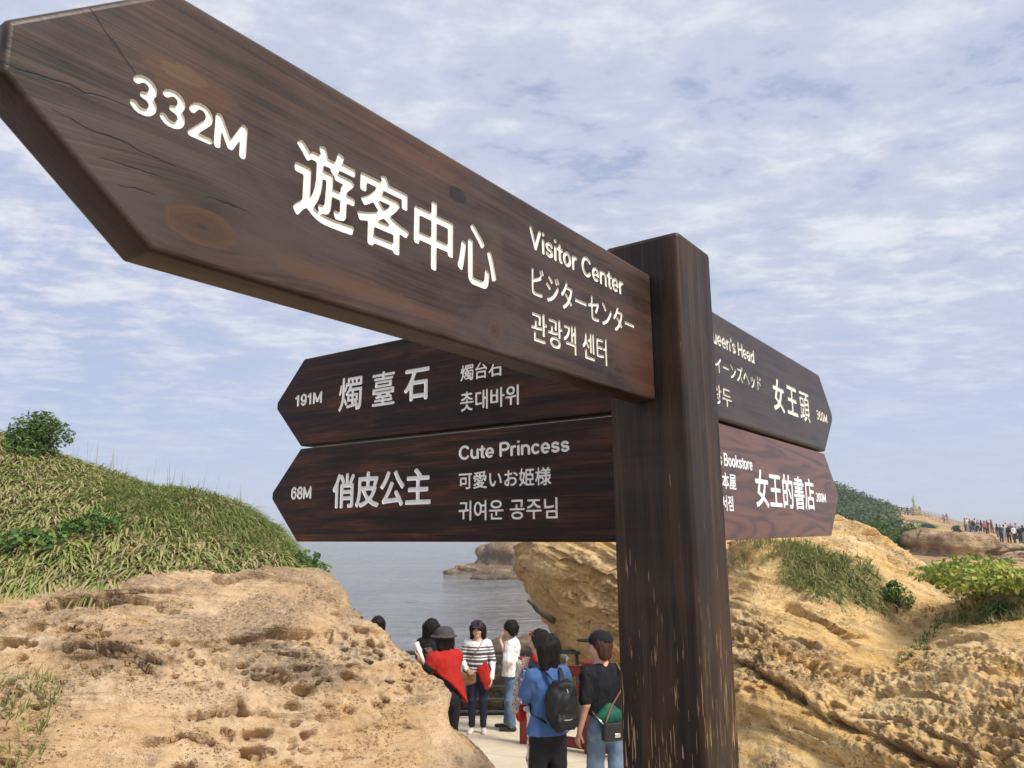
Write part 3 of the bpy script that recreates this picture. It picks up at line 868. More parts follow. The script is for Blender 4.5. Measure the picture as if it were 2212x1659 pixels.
def bush(root, foliage, r, n, size, mat, rng, lobes=9, flat=.75, stem=True, aspect=.5):
    """foliage of uneven clumps on a few stems; local to root (base at the origin)"""
    L = []
    for k in range(lobes):
        a = rng.random() * 2 * np.pi; q = rng.random() ** .6
        L.append((np.array([math.cos(a) * q * r[0] * .7, math.sin(a) * q * r[1] * .7, r[2] * (.45 + .95 * rng.random() * (1 - .5 * q))]), .32 + .28 * rng.random()))
    C = []; NR = []; T = []
    per = n // lobes
    for c, s in L:
        d = rng.normal(size=(per, 3)); d /= np.linalg.norm(d, axis=1, keepdims=True)
        rr = s * (.55 + .5 * rng.random((per, 1)) ** .5)
        p = c + d * rr * np.array([r[0], r[1], r[2] * flat]); k = p[:, 2] > .0
        C.append(p[k]); NR.append((d + np.array([0, 0, .6]))[k]); T.append(np.clip(rng.random() * .45 + .55 * rng.random(k.sum()), 0, 1))
    leaf_mesh(foliage, np.concatenate(C), np.concatenate(NR), size, mat, rng, root, aspect, np.concatenate(T))
    if stem:
        for k in range(3):
            c = L[k][0]
            tube('stem', [(0, 0, -.1), (c[0] * .3, c[1] * .3, c[2] * .5), tuple(c)], [r[2] * .06, r[2] * .045, r[2] * .02], BARK, root, 6)


class Land:
    """height field with control points; keeps the finished grid so that plants can be set on it"""
    def __init__(s, xs, ys, Z, V):
        s.xs, s.ys, s.Z, s.V = xs, ys, Z, V

    def z(s, x, y):
        x = np.asarray(x, float); y = np.asarray(y, float)
        i = np.clip(np.interp(x, s.xs, np.arange(len(s.xs))), 0, len(s.xs) - 1.001); j = np.clip(np.interp(y, s.ys, np.arange(len(s.ys))), 0, len(s.ys) - 1.001)
        a = i.astype(int); b = j.astype(int); fx = i - a; fy = j - b; Z = s.Z
        return (Z[b, a] * (1 - fx) + Z[b, a + 1] * fx) * (1 - fy) + (Z[b + 1, a] * (1 - fx) + Z[b + 1, a + 1] * fx) * fy


def bed_of(P, dip, warp=.25, seed=50):
    return P @ np.asarray(dip, float) + warp * fbm(P, .5, 3, .5, seed)


# ------------------------------------------------------------------ left outcrop
cp = []
for (u, v, d) in [(-250, 1760, 6.0), (-100, 1700, 6.2), (200, 1690, 6.3), (500, 1690, 6.45), (800, 1690, 6.9), (960, 1690, 7.3),
                  (-200, 1450, 7.0), (0, 1450, 7.1), (300, 1450, 7.3), (600, 1450, 7.7), (800, 1450, 8.0), (200, 1560, 6.75), (700, 1570, 7.2), (900, 1580, 7.6),
                  (-200, 1340, 7.8), (0, 1340, 7.8), (300, 1330, 8.0), (600, 1320, 8.5), (720, 1340, 8.8),
                  (-200, 1290, 8.2), (0, 1275, 8.3), (200, 1268, 8.5), (400, 1238, 8.8), (540, 1242, 9.2), (640, 1250, 9.7), (690, 1275, 9.9),
                  (-200, 1150, 9.2), (0, 1150, 9.2), (250, 1130, 9.6), (450, 1140, 10.1), (560, 1165, 10.4), (630, 1200, 10.6),
                  (-300, 880, 11.6), (0, 950, 11.5), (100, 975, 11.6), (240, 1030, 11.8), (330, 1062, 11.9), (420, 1080, 11.9), (500, 1110, 11.8), (585, 1145, 11.5), (645, 1200, 11.2),
                  (1070, 1652, 7.75), (1026, 1598, 7.95), (974, 1514, 8.15), (926, 1460, 8.4), (840, 1404, 8.75), (784, 1356, 9.15), (728, 1300, 9.7), (684, 1272, 10.1)]:
    p = at(u, v, d); cp.append((p.x, p.y, p.z))
for (u, v, d) in [(1088, 1666, 7.7), (1046, 1603, 7.95), (994, 1518, 8.2), (945, 1460, 8.5), (860, 1404, 8.85), (804, 1354, 9.3), (706, 1276, 10.3)]:
    p = at(u, v, d)
    cp.append((p.x + .34, p.y + .12, ground_z(p.y) - .35)); cp.append((p.x + 1.2, p.y + .3, ground_z(p.y) - .9))
cp += [(-9, 15.5, 1.0), (-6, 15, .6), (-4, 14, .2), (-2.6, 12.6, -.9), (-1.8, 13, -2.2), (-2.5, 15, -2.5), (-10, 6, .6), (-9, 13, 2.6), (.6, 5.2, -1.6), (-2, 5.0, -.9), (-5, 5.0, -.5)]
cp = np.array(cp)
xs = np.concatenate([np.linspace(-10.5, -5.6, 70, endpoint=False), np.linspace(-5.6, .55, 400)]); ys = np.concatenate([np.linspace(5.1, 5.9, 16, endpoint=False), np.linspace(5.9, 10.4, 330, endpoint=False), np.linspace(10.4, 14.5, 90)])
X, Y = np.meshgrid(xs, ys)
Z = tps(cp[:, :2], cp[:, 2], np.stack([X.ravel(), Y.ravel()], 1), 2e-3)
Vb = np.stack([X.ravel(), Y.ravel(), Z], 1); Q = grid_quads(len(ys), len(xs))
# where the plants grow: beyond a wandering line
def veg_line(x):
    return np.interp(x, [-10, -5.6, -4.6, -3.9, -3.15, -2.45, -1.9], [8.35, 8.30, 8.45, 8.75, 9.15, 9.75, 10.3])
def weather(V, Q, dip, ledge, pit, comb_mask, seed=0, pit_mask=None, lines=(), band=None, lump=1.0, lamin=1.0):
    """bedding ledges, hollows and honeycomb cells pressed into a rock surface; returns surface, crust and ledge height.
    lines: long ledges as (points (u, v), lip, undercut, reach) laid along the rock face"""
    N = vnormals(V, Q)
    W = V + .10 * np.stack([fbm(V, 1.3, 3, .5, seed + k) for k in range(3)], 1)
    s = bed_of(W, dip, .22, seed + 5)
    lat = np.stack([s * 3.6, W[:, 0] * .35 + 7, W[:, 1] * .35], 1)
    led = fbm(lat, 1.0, 4, .58, seed + 11)
    led = np.tanh(led * 3.2)
    D = ledge * led * (.45 + .55 * sm(vnoise(V, .7, seed + 3), -.4, .5))
    D = D + .10 * fbm(V, .55, 3, .5, seed + 21) + lump * (.055 * fbm(V, 2.2, 4, .6, seed + 23) + .022 * fbm(V, 8, 4, .6, seed + 24))
    lam = np.stack([s * 9.0, W[:, 0] * .5, W[:, 1] * .5], 1)
    D = D + lamin * .024 * np.tanh(3.5 * fbm(lam, 1.0, 3, .6, seed + 12)) * sm(vnoise(V, 1.1, seed + 13), -.3, .3) + .012 * fbm(V, 19, 3, .65, seed + 25, True)
    up = np.zeros(len(V))                       # cut upward under a lip
    cr = np.zeros(len(V))
    if lines:
        U_, V_ = to_uv(V); wob = 11 * fbm(V, 3.0, 4, .65, seed + 70)
        for (pts, lip, und, reach) in lines:
            pu = [p[0] for p in pts]; pv = [p[1] for p in pts]
            dv = V_ + wob - np.interp(U_, pu, pv); m = sm(U_, pu[0] - 12, pu[0] + 25) * sm(U_, pu[-1] + 12, pu[-1] - 25)
            m = m * (.25 + .75 * sm(fbm(V, 2.6, 3, .6, seed + 71), -.3, .25))
            D = D + m * lip * np.where(dv < 0, np.exp(dv / (reach * 1.6)), 0) * sm(dv, 2, -2)
            k = m * np.where(dv > 0, np.exp(-(dv / (reach * .72)) ** 2), 0) * sm(dv, -1, 3)
            D = D - und * k; up = up + und * .75 * k; cr = cr + m * np.exp(-(dv / (reach * .6) + .7) ** 2) * .45
    Pw = W + .05 * np.stack([fbm(V, 5, 2, .5, seed + 60 + k) for k in range(3)], 1)
    hol = np.zeros(len(V))
    bandm = 1.0
    if band is not None:
        bandm = sm(fbm(np.stack([s * band, W[:, 0] * .22, W[:, 1] * .22], 1), 1.0, 2, .5, seed + 33), -.28, .0)
    for (fr, dep, r0, th, sd) in pit:
        q = Pw.copy(); q[:, 2] = q[:, 2] * 1.9 + .2 * q[:, 0]; q[:, 0] *= .75
        d1, d2, rid = worley(q, fr, seed + sd)
        m = sm(fbm(V, .9, 3, .5, seed + sd + 4), th, th + .25) * bandm
        if pit_mask is not None: m = m * pit_mask
        rr = r0 * (.35 + .85 * rid)
        h = (1 - sm(d1, rr * .72, rr)) * (rid > .22)
        dd = dep * (.4 + .9 * rid) * h * m
        D = D - dd; up = up + dd * .7; hol = np.maximum(hol, h * m)
        D = D + dep * .16 * np.exp(-((d1 - rr * 1.2) / .09) ** 2) * m * (rid > .22)
    if comb_mask is not None:
        q = Pw * np.array([1, 1, 1.5])
        d1, d2, rid = worley(q, 8.0, seed + 90)
        c = sm(d2 - d1, .05, .26)
        d1b, d2b, ridb = worley(q + .3, 16, seed + 95)
        c2 = sm(d2b - d1b, .05, .30)
        dd = comb_mask * (.085 * c * sm(rid, .15, .5) + .035 * c2 * (.4 + .8 * ridb))
        D = D - dd + .04 * comb_mask; up = up + dd * .5; hol = np.maximum(hol, comb_mask * .8 * np.maximum(c * sm(rid, .15, .5), c2 * .7))
    crust = np.clip(.45 + .45 * led - .55 * hol + .5 * fbm(V, 1.1, 3, .5, seed + 31) + cr, 0, 1)
    T = np.array([0, 0, 1.0]) - N * N[:, 2:3]; T /= np.linalg.norm(T, axis=1, keepdims=True) + 1e-6
    O = V + N * D[:, None] + T * (up * .85)[:, None]
    return O, crust, led


soft = sm(Vb[:, 1] - veg_line(Vb[:, 0]), .35, -.15)       # 1 on bare rock, 0 under the plants
pm = soft
LINES_L = [([(-60, 1325), (60, 1312), (170, 1296), (250, 1300), (330, 1306), (390, 1330)], .07, 0.122, 17), ([(200, 1300), (300, 1285), (385, 1275)], .05, 0.094, 12),
           ([(90, 1410), (180, 1418), (260, 1424), (330, 1445), (400, 1452)], .06, 0.115, 14), ([(330, 1402), (420, 1398), (520, 1388), (580, 1372), (680, 1372)], .07, 0.130, 14),
           ([(150, 1440), (220, 1425), (290, 1440), (350, 1475)], .06, 0.108, 15), ([(400, 1545), (520, 1520), (640, 1535), (740, 1530)], .05, 0.086, 12), ([(700, 1590), (800, 1560), (900, 1570)], .05, 0.079, 12),
           ([(300, 1600), (400, 1588), (520, 1610), (600, 1600)], .05, 0.086, 12), ([(450, 1250), (560, 1258), (640, 1268), (700, 1290)], .05, 0.072, 12)]
V1, crust, led = weather(Vb, Q, (.06, -.10, 1.0), .10, [(2.2, .12, .38, .12, 100), (4.6, .10, .42, -.08, 140), (9.0, .065, .42, -.35, 170)], None, 3, pm, LINES_L, 2.0, .7, 1.4)
V2 = Vb + np.array([0, 0, 1.0]) * (.17 * fbm(Vb, .9, 4, .55, 9))[:, None]
Vl = V1 * soft[:, None] + V2 * (1 - soft[:, None])
pL = [at(600, 1390, 7.9), at(680, 1450, 7.8), at(560, 1465, 7.6), at(760, 1430, 8.2)]
lich = np.zeros(len(Vl))
for p, rr in zip(pL, (.38, .42, .3, .3)):
    lich = np.maximum(lich, .72 * np.exp(-(((Vl[:, 0] - p.x) / (rr * 1.5)) ** 2 + ((Vl[:, 1] - p.y) / rr) ** 2 + ((Vl[:, 2] - p.z) / .35) ** 2)))
crust = crust * .75
land_l = np_mesh('rock_slope', Vl, Q, ROCK_L, None, True, {'crust': crust, 'lichen': lich})
tag(land_l, kind='structure')
LL = Land(xs, ys, Vl[:, 2].reshape(len(ys), len(xs)), Vl)

# plants on it
rng = np.random.default_rng(11)
def scatter(n, x0, x1, y0, y1, keep):
    x = x0 + (x1 - x0) * rng.random(n); y = y0 + (y1 - y0) * rng.random(n); k = keep(x, y); return x[k], y[k]
def nz2(x, y, f, seed): return vnoise(np.stack([x, y, np.zeros_like(x)], 1), f, seed)
x, y = scatter(6200, -10.2, -1.2, 8.0, 13.2, lambda x, y: (y > veg_line(x) + .22 * nz2(x, y, 1.6, 5) + .10 * nz2(x, y, 5, 6)) & (LL.z(x, y) > -.1))
# finer, greener grass takes over on the upper right flank
fine_w = sm(x - (-6.6) + .9 * (y - 10.0) + .9 * nz2(x, y, .8, 21), 0.4, 2.0) * sm(y - veg_line(x), .45, 1.3)
pick = rng.random(len(x)) < fine_w
zc_ = LL.z(x, y)
P = np.stack([x, y, zc_], 1)
ps = P[~pick]
dryness = .5 + .5 * nz2(ps[:, 0], ps[:, 1], 1.1, 33)
go = blades('ground_cover', ps, 22, .38, .025, GRASS, rng, 1.1, 1.7, .12, (.18, .88), 4, .06, .5, None, .72)
tag(go, kind='stuff')
dry = ps[(dryness > .40) & (rng.random(len(ps)) < .9)]
go = blades('dry_grass', dry, 13, .36, .024, GRASS, rng, 1.1, 2.0, .15, (.60, 1.0), 4, .07, .4, None, .7); tag(go, kind='stuff')
pf = np.repeat(P[pick], 3, 0); pf[:, :2] += rng.normal(size=(len(pf), 2)) * .09; pf[:, 2] = LL.z(pf[:, 0], pf[:, 1])
dn = .5 + .5 * nz2(pf[:, 0], pf[:, 1], 1.4, 35); kd = (dn > .56) & (rng.random(len(pf)) < .5)
go = blades('dry_grass', pf[kd], 9, .30, .016, GRASS, rng, 1.1, 1.8, .2, (.55, 1.0), 4, .06, .4, None, .8); tag(go, kind='stuff')
go = blades('fine_grass', pf, 13, .30, .012, FINE, rng, 1.1, 1.6, .2, (0, .95), 3, .06, .6, None, .8); tag(go, kind='stuff')
# thin stalks standing against the sky along the ridge
rx = rng.choice([-6.6, -6.1, -5.2, -4.9, -4.0, -3.7], 30) + .22 * rng.normal(size=30); ry = 11.4 + .4 * rng.random(30)
go = blades('grass_stalks', np.stack([rx, ry, LL.z(rx, ry)], 1), 2, .60, .007, FINE, rng, .35, .5, .85, (.75, 1), 4, .03, .5); tag(go, kind='stuff')
# low leafy patch at the left
p0 = at(70, 1190, 8.9)
e = empty('low_bush', (p0.x, p0.y, LL.z(p0.x, p0.y) - .05)); tag(e, 'green broad-leaved low plant among the strap grass at the left edge', 'plant')
bush(e, 'foliage', (.5, .35, .20), 300, .085, MIDLEAF, rng, 8, .8, False, .7)
for (u, v, d, lab) in ((200, 1205, 9.3, 'low green leafy plant in the middle of the strap grass on the left slope'), (655, 1245, 10.2, 'small green leafy plant at the seaward end of the grassy slope')):
    p0 = at(u, v, d); e = empty('low_bush', (p0.x, p0.y, LL.z(p0.x, p0.y) - .05)); tag(e, lab, 'plant'); bush(e, 'foliage', (.42, .3, .24), 360, .075, MIDLEAF, rng, 8, .8, False, .6)
# shrub on the ridge
p0 = at(84, 972, 11.2)
e = empty('shrub', (p0.x, p0.y, LL.z(p0.x, p0.y) - .12)); tag(e, 'dark green bushy shrub standing against the sky on top of the left hill', 'shrub')
bush(e, 'foliage', (.46, .40, .48), 3000, .085, MIDLEAF, rng, 16, .85, True, .32)
# fine tuft in the lower left corner
x, y = scatter(520, -4.9, -3.1, 5.7, 7.2, lambda x, y: ((x + 4.35) / .62) ** 2 + ((y - 6.55) / .5) ** 2 < 1 + .5 * nz2(x, y, 3, 8))
go = blades('grass_tuft', np.stack([x, y, LL.z(x, y)], 1), 11, .22, .009, FINE, rng, 1.0, 1.2, .5, (.1, .95), 3, .05, .6); tag(go, kind='stuff')

# ------------------------------------------------------------------ right slope
cp = []
for (u, v, d) in [(1600, 1640, 8.7), (1700, 1662, 8.25), (1850, 1700, 7.6), (2000, 1740, 7.0), (2212, 1790, 6.3), (2400, 1800, 6.0),
                  (1620, 1560, 9.0), (1600, 1490, 9.35), (1740, 1500, 9.0), (1800, 1560, 8.5), (1790, 1640, 8.25), (1900, 1560, 8.1), (2000, 1560, 7.8), (2212, 1560, 7.3), (2400, 1560, 7.0), (1850, 1500, 9.0),
                  (1600, 1400, 9.8), (1700, 1400, 9.6), (1800, 1400, 9.6), (1880, 1430, 9.7), (1950, 1440, 9.3), (2050, 1440, 8.6), (2212, 1450, 8.1),
                  (1600, 1290, 10.7), (1720, 1300, 10.5), (1800, 1310, 10.3), (1860, 1330, 10.4), (1940, 1340, 10.8), (2020, 1350, 10.6), (2090, 1370, 9.3), (2212, 1380, 8.8),
                  (1600, 1182, 11.9), (1700, 1178, 11.9), (1790, 1190, 11.5), (1880, 1230, 11.2), (1950, 1255, 11.6), (2040, 1295, 11.6), (2100, 1310, 10.2), (2212, 1310, 9.6),
                  (1600, 1155, 13.2), (1790, 1118, 14.0), (1880, 1152, 13.5), (1990, 1215, 13.0), (2060, 1262, 12.6), (2120, 1268, 11.6), (2212, 1265, 11.2), (2400, 1260, 11.0)]:
    p = at(u, v, d); cp.append((p.x, p.y, p.z))
cp += [(1.75, 9.6, ground_z(9.6) - .25), (2.2, 8.4, ground_z(8.4) - .25), (2.7, 7.4, ground_z(7.4) - .3), (3.2, 6.4, -1.1), (3.9, 5.4, -1.1), (1.8, 10.8, -1.5), (2.0, 11.6, -1.2), (2.1, 13, -1.0), (2.4, 12.2, -.4),
       (5.5, 15.6, .9), (8, 15, .2), (10.5, 13, .3), (2.2, 16, -.8), (6.5, 5.4, -.9), (10, 8, .1), (4, 17, -.5), (8, 17, -.8)]
cp = np.array(cp)
xs = np.concatenate([np.linspace(1.55, 8.0, 400), np.linspace(8.03, 11.5, 70)]); ys = np.concatenate([np.linspace(5.4, 10.2, 300, endpoint=False), np.linspace(10.2, 16.5, 240)])
X, Y = np.meshgrid(xs, ys)
Z = tps(cp[:, :2], cp[:, 2], np.stack([X.ravel(), Y.ravel()], 1), 2e-3)
Vb = np.stack([X.ravel(), Y.ravel(), Z], 1); Q = grid_quads(len(ys), len(xs))
def blob(pts, r, V=None):
    V = Vb if V is None else V
    o = np.zeros(len(V))
    for (u, v, d, s) in pts:
        p = at(u, v, d); o = np.maximum(o, np.exp(-((V[:, 0] - p.x) ** 2 + (V[:, 1] - p.y) ** 2 + (V[:, 2] - p.z) ** 2) / (s * r) ** 2))
    return o
comb = np.clip(1.25 * blob([(1650, 1430, 9.6, 1.0), (1740, 1460, 9.3, 1.1), (1600, 1380, 9.9, .9), (1830, 1480, 9.1, .7), (2060, 1560, 7.7, 1.2), (2180, 1600, 7.2, 1.4), (2212, 1520, 7.5, 1.2), (1950, 1590, 7.8, .9),
                            (2100, 1640, 7.0, 1.3), (1850, 1180, 12.6, .8), (1950, 1220, 12.6, .8), (2010, 1440, 8.9, .6), (2130, 1430, 8.4, .8), (1800, 1130, 13.6, .8)], .52) + .25 * fbm(Vb, 1.2, 3, .5, 77) - .12, 0, 1)
LINES_R = [([(1560, 1330), (1640, 1362), (1720, 1395), (1790, 1425)], 0.060, 0.085, 16), ([(1560, 1412), (1620, 1448), (1690, 1492), (1760, 1545), (1800, 1575)], 0.075, 0.204, 20),
           ([(1590, 1520), (1660, 1560), (1740, 1600), (1785, 1625)], 0.038, 0.085, 14), ([(1795, 1560), (1880, 1590), (1960, 1625), (2060, 1665)], 0.068, 0.170, 16), ([(1830, 1528), (1900, 1500), (1980, 1482), (2090, 1468), (2230, 1462)], 0.053, 0.068, 16),
           ([(1850, 1560), (1930, 1560), (2030, 1590), (2130, 1650)], 0.045, 0.111, 12), ([(1795, 1138), (1880, 1165), (1960, 1215), (2050, 1275)], 0.068, 0.128, 11), ([(1780, 1205), (1850, 1215), (1910, 1240), (1960, 1275)], 0.045, 0.119, 12),
           ([(1880, 1262), (1930, 1300), (1945, 1330)], 0.038, 0.102, 12), ([(1690, 1300), (1760, 1330), (1830, 1370), (1880, 1378)], 0.060, 0.136, 18), ([(1980, 1405), (2060, 1380), (2140, 1385)], 0.038, 0.068, 12), ([(2080, 1440), (2130, 1425), (2180, 1432)], 0.045, 0.119, 12), ([(1950, 1500), (2010, 1498), (2060, 1512)], 0.038, 0.102, 10)]
Vr, crust, led = weather(Vb, Q, (.42, .16, 1.0), .105, [(2.1, .10, .42, .12, 200), (5.0, .06, .40, .02, 240), (9, .03, .38, -.05, 250)], comb, 40, None, LINES_R, None, .42, .9)
crust = np.clip(crust * .40 + .40 * comb - .06, 0, 1)
lich = .75 * blob([(1640, 1650, 8.5, 1), (1740, 1655, 8.2, .6), (1650, 1440, 9.5, .7)], .4, Vr)
land_r = np_mesh('rock_slope', Vr, Q, ROCK_R, None, True, {'crust': crust, 'lichen': lich}); tag(land_r, kind='structure')
LR = Land(xs, ys, Vr[:, 2].reshape(len(ys), len(xs)), Vr)
def on(L, u, v, d0, d1):
    """first point of the land L met along the sight line (u, v)"""
    d = np.linspace(d0, d1, 400); r = ray(u, v); z = CAM_Z + r.z * d
    k = np.nonzero(L.z(r.x * d, d) >= z)[0]; d = d[k[0]] if len(k) else d1
    return Vector((r.x * d, d, float(L.z(r.x * d, d))))
def patch(L, spots, n, d0=6, d1=16):
    """random points around spots (u, v, radius) of the land"""
    out = []
    for (u, v, r) in spots:
        c = on(L, u, v, d0, d1); k = int(n * r * r) + 4
        a = rng.random(k) * 2 * np.pi; q = r * np.sqrt(rng.random(k)); x = c.x + q * np.cos(a); y = c.y + q * np.sin(a)
        out.append(np.stack([x, y, L.z(x, y)], 1))
    return np.concatenate(out)
go = blades('grass_hump', patch(LR, [(1760, 1215, .42), (1800, 1245, .40), (1840, 1225, .36), (1730, 1250, .25), (1880, 1270, .22), (1790, 1285, .22), (1860, 1290, .18), (1740, 1190, .4)], 400), 18, .26, .014, HUMP, rng, 1.1, 1.3, .2, (0, .95), 4, .05, .55, None, .9); tag(go, kind='stuff')
go = blades('grass_fringe', patch(LR, [(1610, 1182, .35), (1650, 1185, .35), (1690, 1182, .35)], 260), 10, .22, .012, HUMP, rng, 1, 1.2, .5, (.4, 1), 3, .05, .5); tag(go, kind='stuff')
go = blades('grass_strip', patch(LR, [(2040, 1335, .12), (2030, 1350, .14), (2012, 1368, .14), (1998, 1385, .13), (1982, 1402, .13), (1968, 1418, .11), (1955, 1430, .08)], 900), 9, .10, .010, MIDLEAF, rng, 1, 1.2, .5, (.1, 1), 3, .03, .5); tag(go, kind='stuff')
go = blades('creeping_plants', patch(LR, [(2090, 1300, .35), (2140, 1300, .4), (2190, 1300, .4), (2212, 1285, .4), (2110, 1320, .25), (2170, 1325, .25)], 420), 10, .16, .018, HUMP, rng, 1, 1.2, .45, (.1, 1), 3, .05, .5); tag(go, kind='stuff')
for (u, v, r, n, lab, mt) in ((2168, 1268, (.92, .75, .33), 3400, 'yellow-green glossy leaved shrub at the right edge of the picture', LEAFY), (1938, 1305, (.22, .18, .26), 500, 'small dark green bush beside the grassy hump on the golden rock', MIDLEAF), (2165, 1310, (.24, .16, .12), 260, 'low deep green bush below the yellow-green shrub', MIDLEAF)):
    c = on(LR, u, v + 18, 6, 16); e = empty('shrub', (c.x, c.y, c.z - .04)); tag(e, lab, 'shrub')
    bush(e, 'foliage', r, n, .085 if mt is LEAFY else .06, mt, rng, 14, .8, True, .55)

# ------------------------------------------------------------------ overhanging rock behind the red fence
cx0, cy0 = 2.35, 14.1
nz_, na = 230, 420
zz = np.linspace(-1.7, 1.72, nz_); th = np.linspace(0, 2 * np.pi, na, endpoint=False)
xl = np.interp(zz, [-1.7, -1.1, -.55, -.15, .48, 1.0, 1.25, 1.45, 1.6, 1.72], [1.25, 1.15, .98, .68, .36, .14, .12, .22, .5, 1.2])
Rz = (cx0 - xl)
TH, ZZ = np.meshgrid(th, zz)
RR = Rz[:, None] * (1 + .05 * np.sin(2 * TH + 1))
Vo = np.stack([cx0 + RR * np.cos(TH), cy0 + .80 * RR * np.sin(TH), ZZ], -1).reshape(-1, 3)
Qo = grid_quads(nz_, na, True)
combo = np.clip(.9 * blob([(1300, 1240, 12.9, 1.0), (1330, 1330, 12.6, .9), (1250, 1190, 13.2, .6)], .5, Vo) + .2 * fbm(Vo, 1.3, 3, .5, 5), 0, 1)
LINES_O = [([(1140, 1225), (1200, 1290), (1260, 1345), (1335, 1378)], .07, .17, 15), ([(1165, 1330), (1215, 1382), (1270, 1418), (1340, 1440)], .06, .15, 13), ([(1190, 1185), (1260, 1222), (1340, 1255)], .07, .15, 14), ([(1150, 1270), (1190, 1330), (1240, 1385)], .05, .10, 9), ([(1230, 1290), (1290, 1325), (1340, 1335)], .06, .13, 10)]
Vo2, crust, led = weather(Vo, Qo, (.75, .2, 1.0), .09, [(2.4, .10, .45, .15, 300), (6.0, .05, .42, .1, 330)], combo, 60, None, LINES_O, None, .45, 1.6)
top = len(Vo2); Vo2 = np.vstack([Vo2, [[cx0, cy0, 1.75]]])
over = np_mesh('overhanging_rock', Vo2, np.concatenate([Qo, [[top - na + k, top - na + (k + 1) % na, top, top] for k in range(0)]]) if False else Qo, ROCK_R, None, True, {'crust': np.append(np.clip(crust * .5 + .5 * combo, 0, 1), 0), 'lichen': np.zeros(top + 1)})
tag(over, 'golden sandstone rock with an undercut overhanging edge behind the red fence', 'rock')

# ------------------------------------------------------------------ path
m, g, b = new_mat('pale_paving')
tc = g.n('ShaderNodeTexCoord').outputs['Object']
n1 = g.noise(tc, 1.3, 5, .6); n2 = g.noise(tc, 38, 4, .7)
col = g.mix(g.sstep(n1, .35, .7), (.62, .52, .37), (.72, .63, .47)); col = g.mix(g.math('MULTIPLY', n2, .3), col, (.40, .32, .21))
vo = g.voro(tc, .75, 'DISTANCE_TO_EDGE')
col = g.mix(g.math('MULTIPLY', g.sstep(vo, .016, .004), .45), col, (.42, .34, .23))
g.put(b.inputs['Base Color'], col); b.inputs['Roughness'].default_value = .9
g.put(b.inputs['Normal'], g.bump(g.math('ADD', n2, g.math('MULTIPLY', n1, 3)), .01, .5))
xs = np.linspace(-9, 9, 60); ys = np.linspace(4.6, 13.75, 80); X, Y = np.meshgrid(xs, ys)
Vp = np.stack([X.ravel(), Y.ravel(), ground_z(Y.ravel()) + .012 * vnoise(np.stack([X.ravel(), Y.ravel(), 0 * X.ravel()], 1), .9, 4)], 1)
k = len(Vp)
edge = np.arange(60) + 79 * 60
Vp = np.vstack([Vp, Vp[edge] + np.array([0, .04, -3.5])])
Qp = np.concatenate([grid_quads(80, 60), np.stack([edge[:-1], edge[1:], k + np.arange(1, 60), k + np.arange(59)], 1)])
tag(np_mesh('path', Vp, Qp, m, None, True), kind='structure')

gm = simple('unseen_dark_ground', (.20, .14, .09), .95, .3, 3, .02, 20)  # unseen ground by the camera, darkened to cut bounce onto the board undersides
xs = np.linspace(-9, 9, 40); ys = np.linspace(-9, 4.6, 50); X, Y = np.meshgrid(xs, ys)
Pg = np.stack([X.ravel(), Y.ravel(), np.minimum(ground_z(Y.ravel()), .1) + .03 * fbm(np.stack([X.ravel(), Y.ravel(), 0 * X.ravel()], 1), 1.2, 3, .5, 2)], 1)
tag(np_mesh('ground', Pg, grid_quads(50, 40), gm, None, True), kind='structure')

# ------------------------------------------------------------------ sea
SEA_Z = -3.2
m, g, b = new_mat('sea_water')
tc = g.n('ShaderNodeTexCoord').outputs['Object']
sx, sy, _ = g.sep(tc)
wv = g.comb(g.math('MULTIPLY', sx, .55), g.math('MULTIPLY', sy, 1.0), 0)
w1 = g.noise(wv, .9, 6, .62, .6); w2 = g.noise(wv, .12, 4, .6, .4); w3 = g.noise(wv, 4.5, 3, .6)
h = g.math('ADD', g.math('MULTIPLY', w1, .8), g.math('ADD', g.math('MULTIPLY', w2, 2.0), g.math('MULTIPLY', w3, .12)))
g.put(b.inputs['Base Color'], g.mix(g.sstep(w2, .4, .62), (.235, .235, .23), (.285, .285, .28)))
b.inputs['Roughness'].default_value = .12; b.inputs['IOR'].default_value = 1.33; b.inputs['Specular IOR Level'].default_value = .5
g.put(b.inputs['Normal'], g.bump(h, 2.6, 1.0))
V = [(-9000, 13.9, SEA_Z), (9000, 13.9, SEA_Z), (9000, 12000, SEA_Z), (-9000, 12000, SEA_Z)]
tag(mesh_obj('sea', V, [(0, 1, 2, 3)], m), kind='structure')

# distant headland across the water, low rocks at its foot
def lump(name, c, r, mat, seed, n=40, flat=1.0, rough=.3, cr=.5, li=.0, parent=None, bed=0.0):
    """a rock: noisy, slightly bedded boulder sitting in the ground"""
    nu, nv = n, n * 2
    ph = np.linspace(.001, np.pi - .001, nu); t = np.linspace(0, 2 * np.pi, nv, endpoint=False); T, Pp = np.meshgrid(t, ph)
    D = np.stack([np.sin(Pp) * np.cos(T), np.sin(Pp) * np.sin(T), np.cos(Pp)], -1).reshape(-1, 3)
    s = 1 + rough * fbm(D + seed * 3.1, 1.5, 5, .55, seed)
    if bed: s = s + bed * np.tanh(3 * vnoise(np.stack([D[:, 2] * 3.0 + .4 * D[:, 0], D[:, 0] * .4, D[:, 1] * .4], 1), 1.0, seed + 5))
    V = D * s[:, None] * np.asarray(r); k = np.clip(.5 + .6 * fbm(D, 2.5, 4, .5, seed + 9), 0, 1)
    o = np_mesh(name, V, grid_quads(nu, nv, True), mat, parent, True, {'crust': k * cr * 2, 'lichen': np.full(len(V), li)})
    o.location = c
    return o
hp = at(1075, 1218, 95)
o = lump('distant_headland', (hp.x + 3.2, 96, SEA_Z - .6), (7.6, 6, 4.3), ROCK_F, 5, 70, 1, .42, .5, .55, None, .12); tag(o, kind='structure')
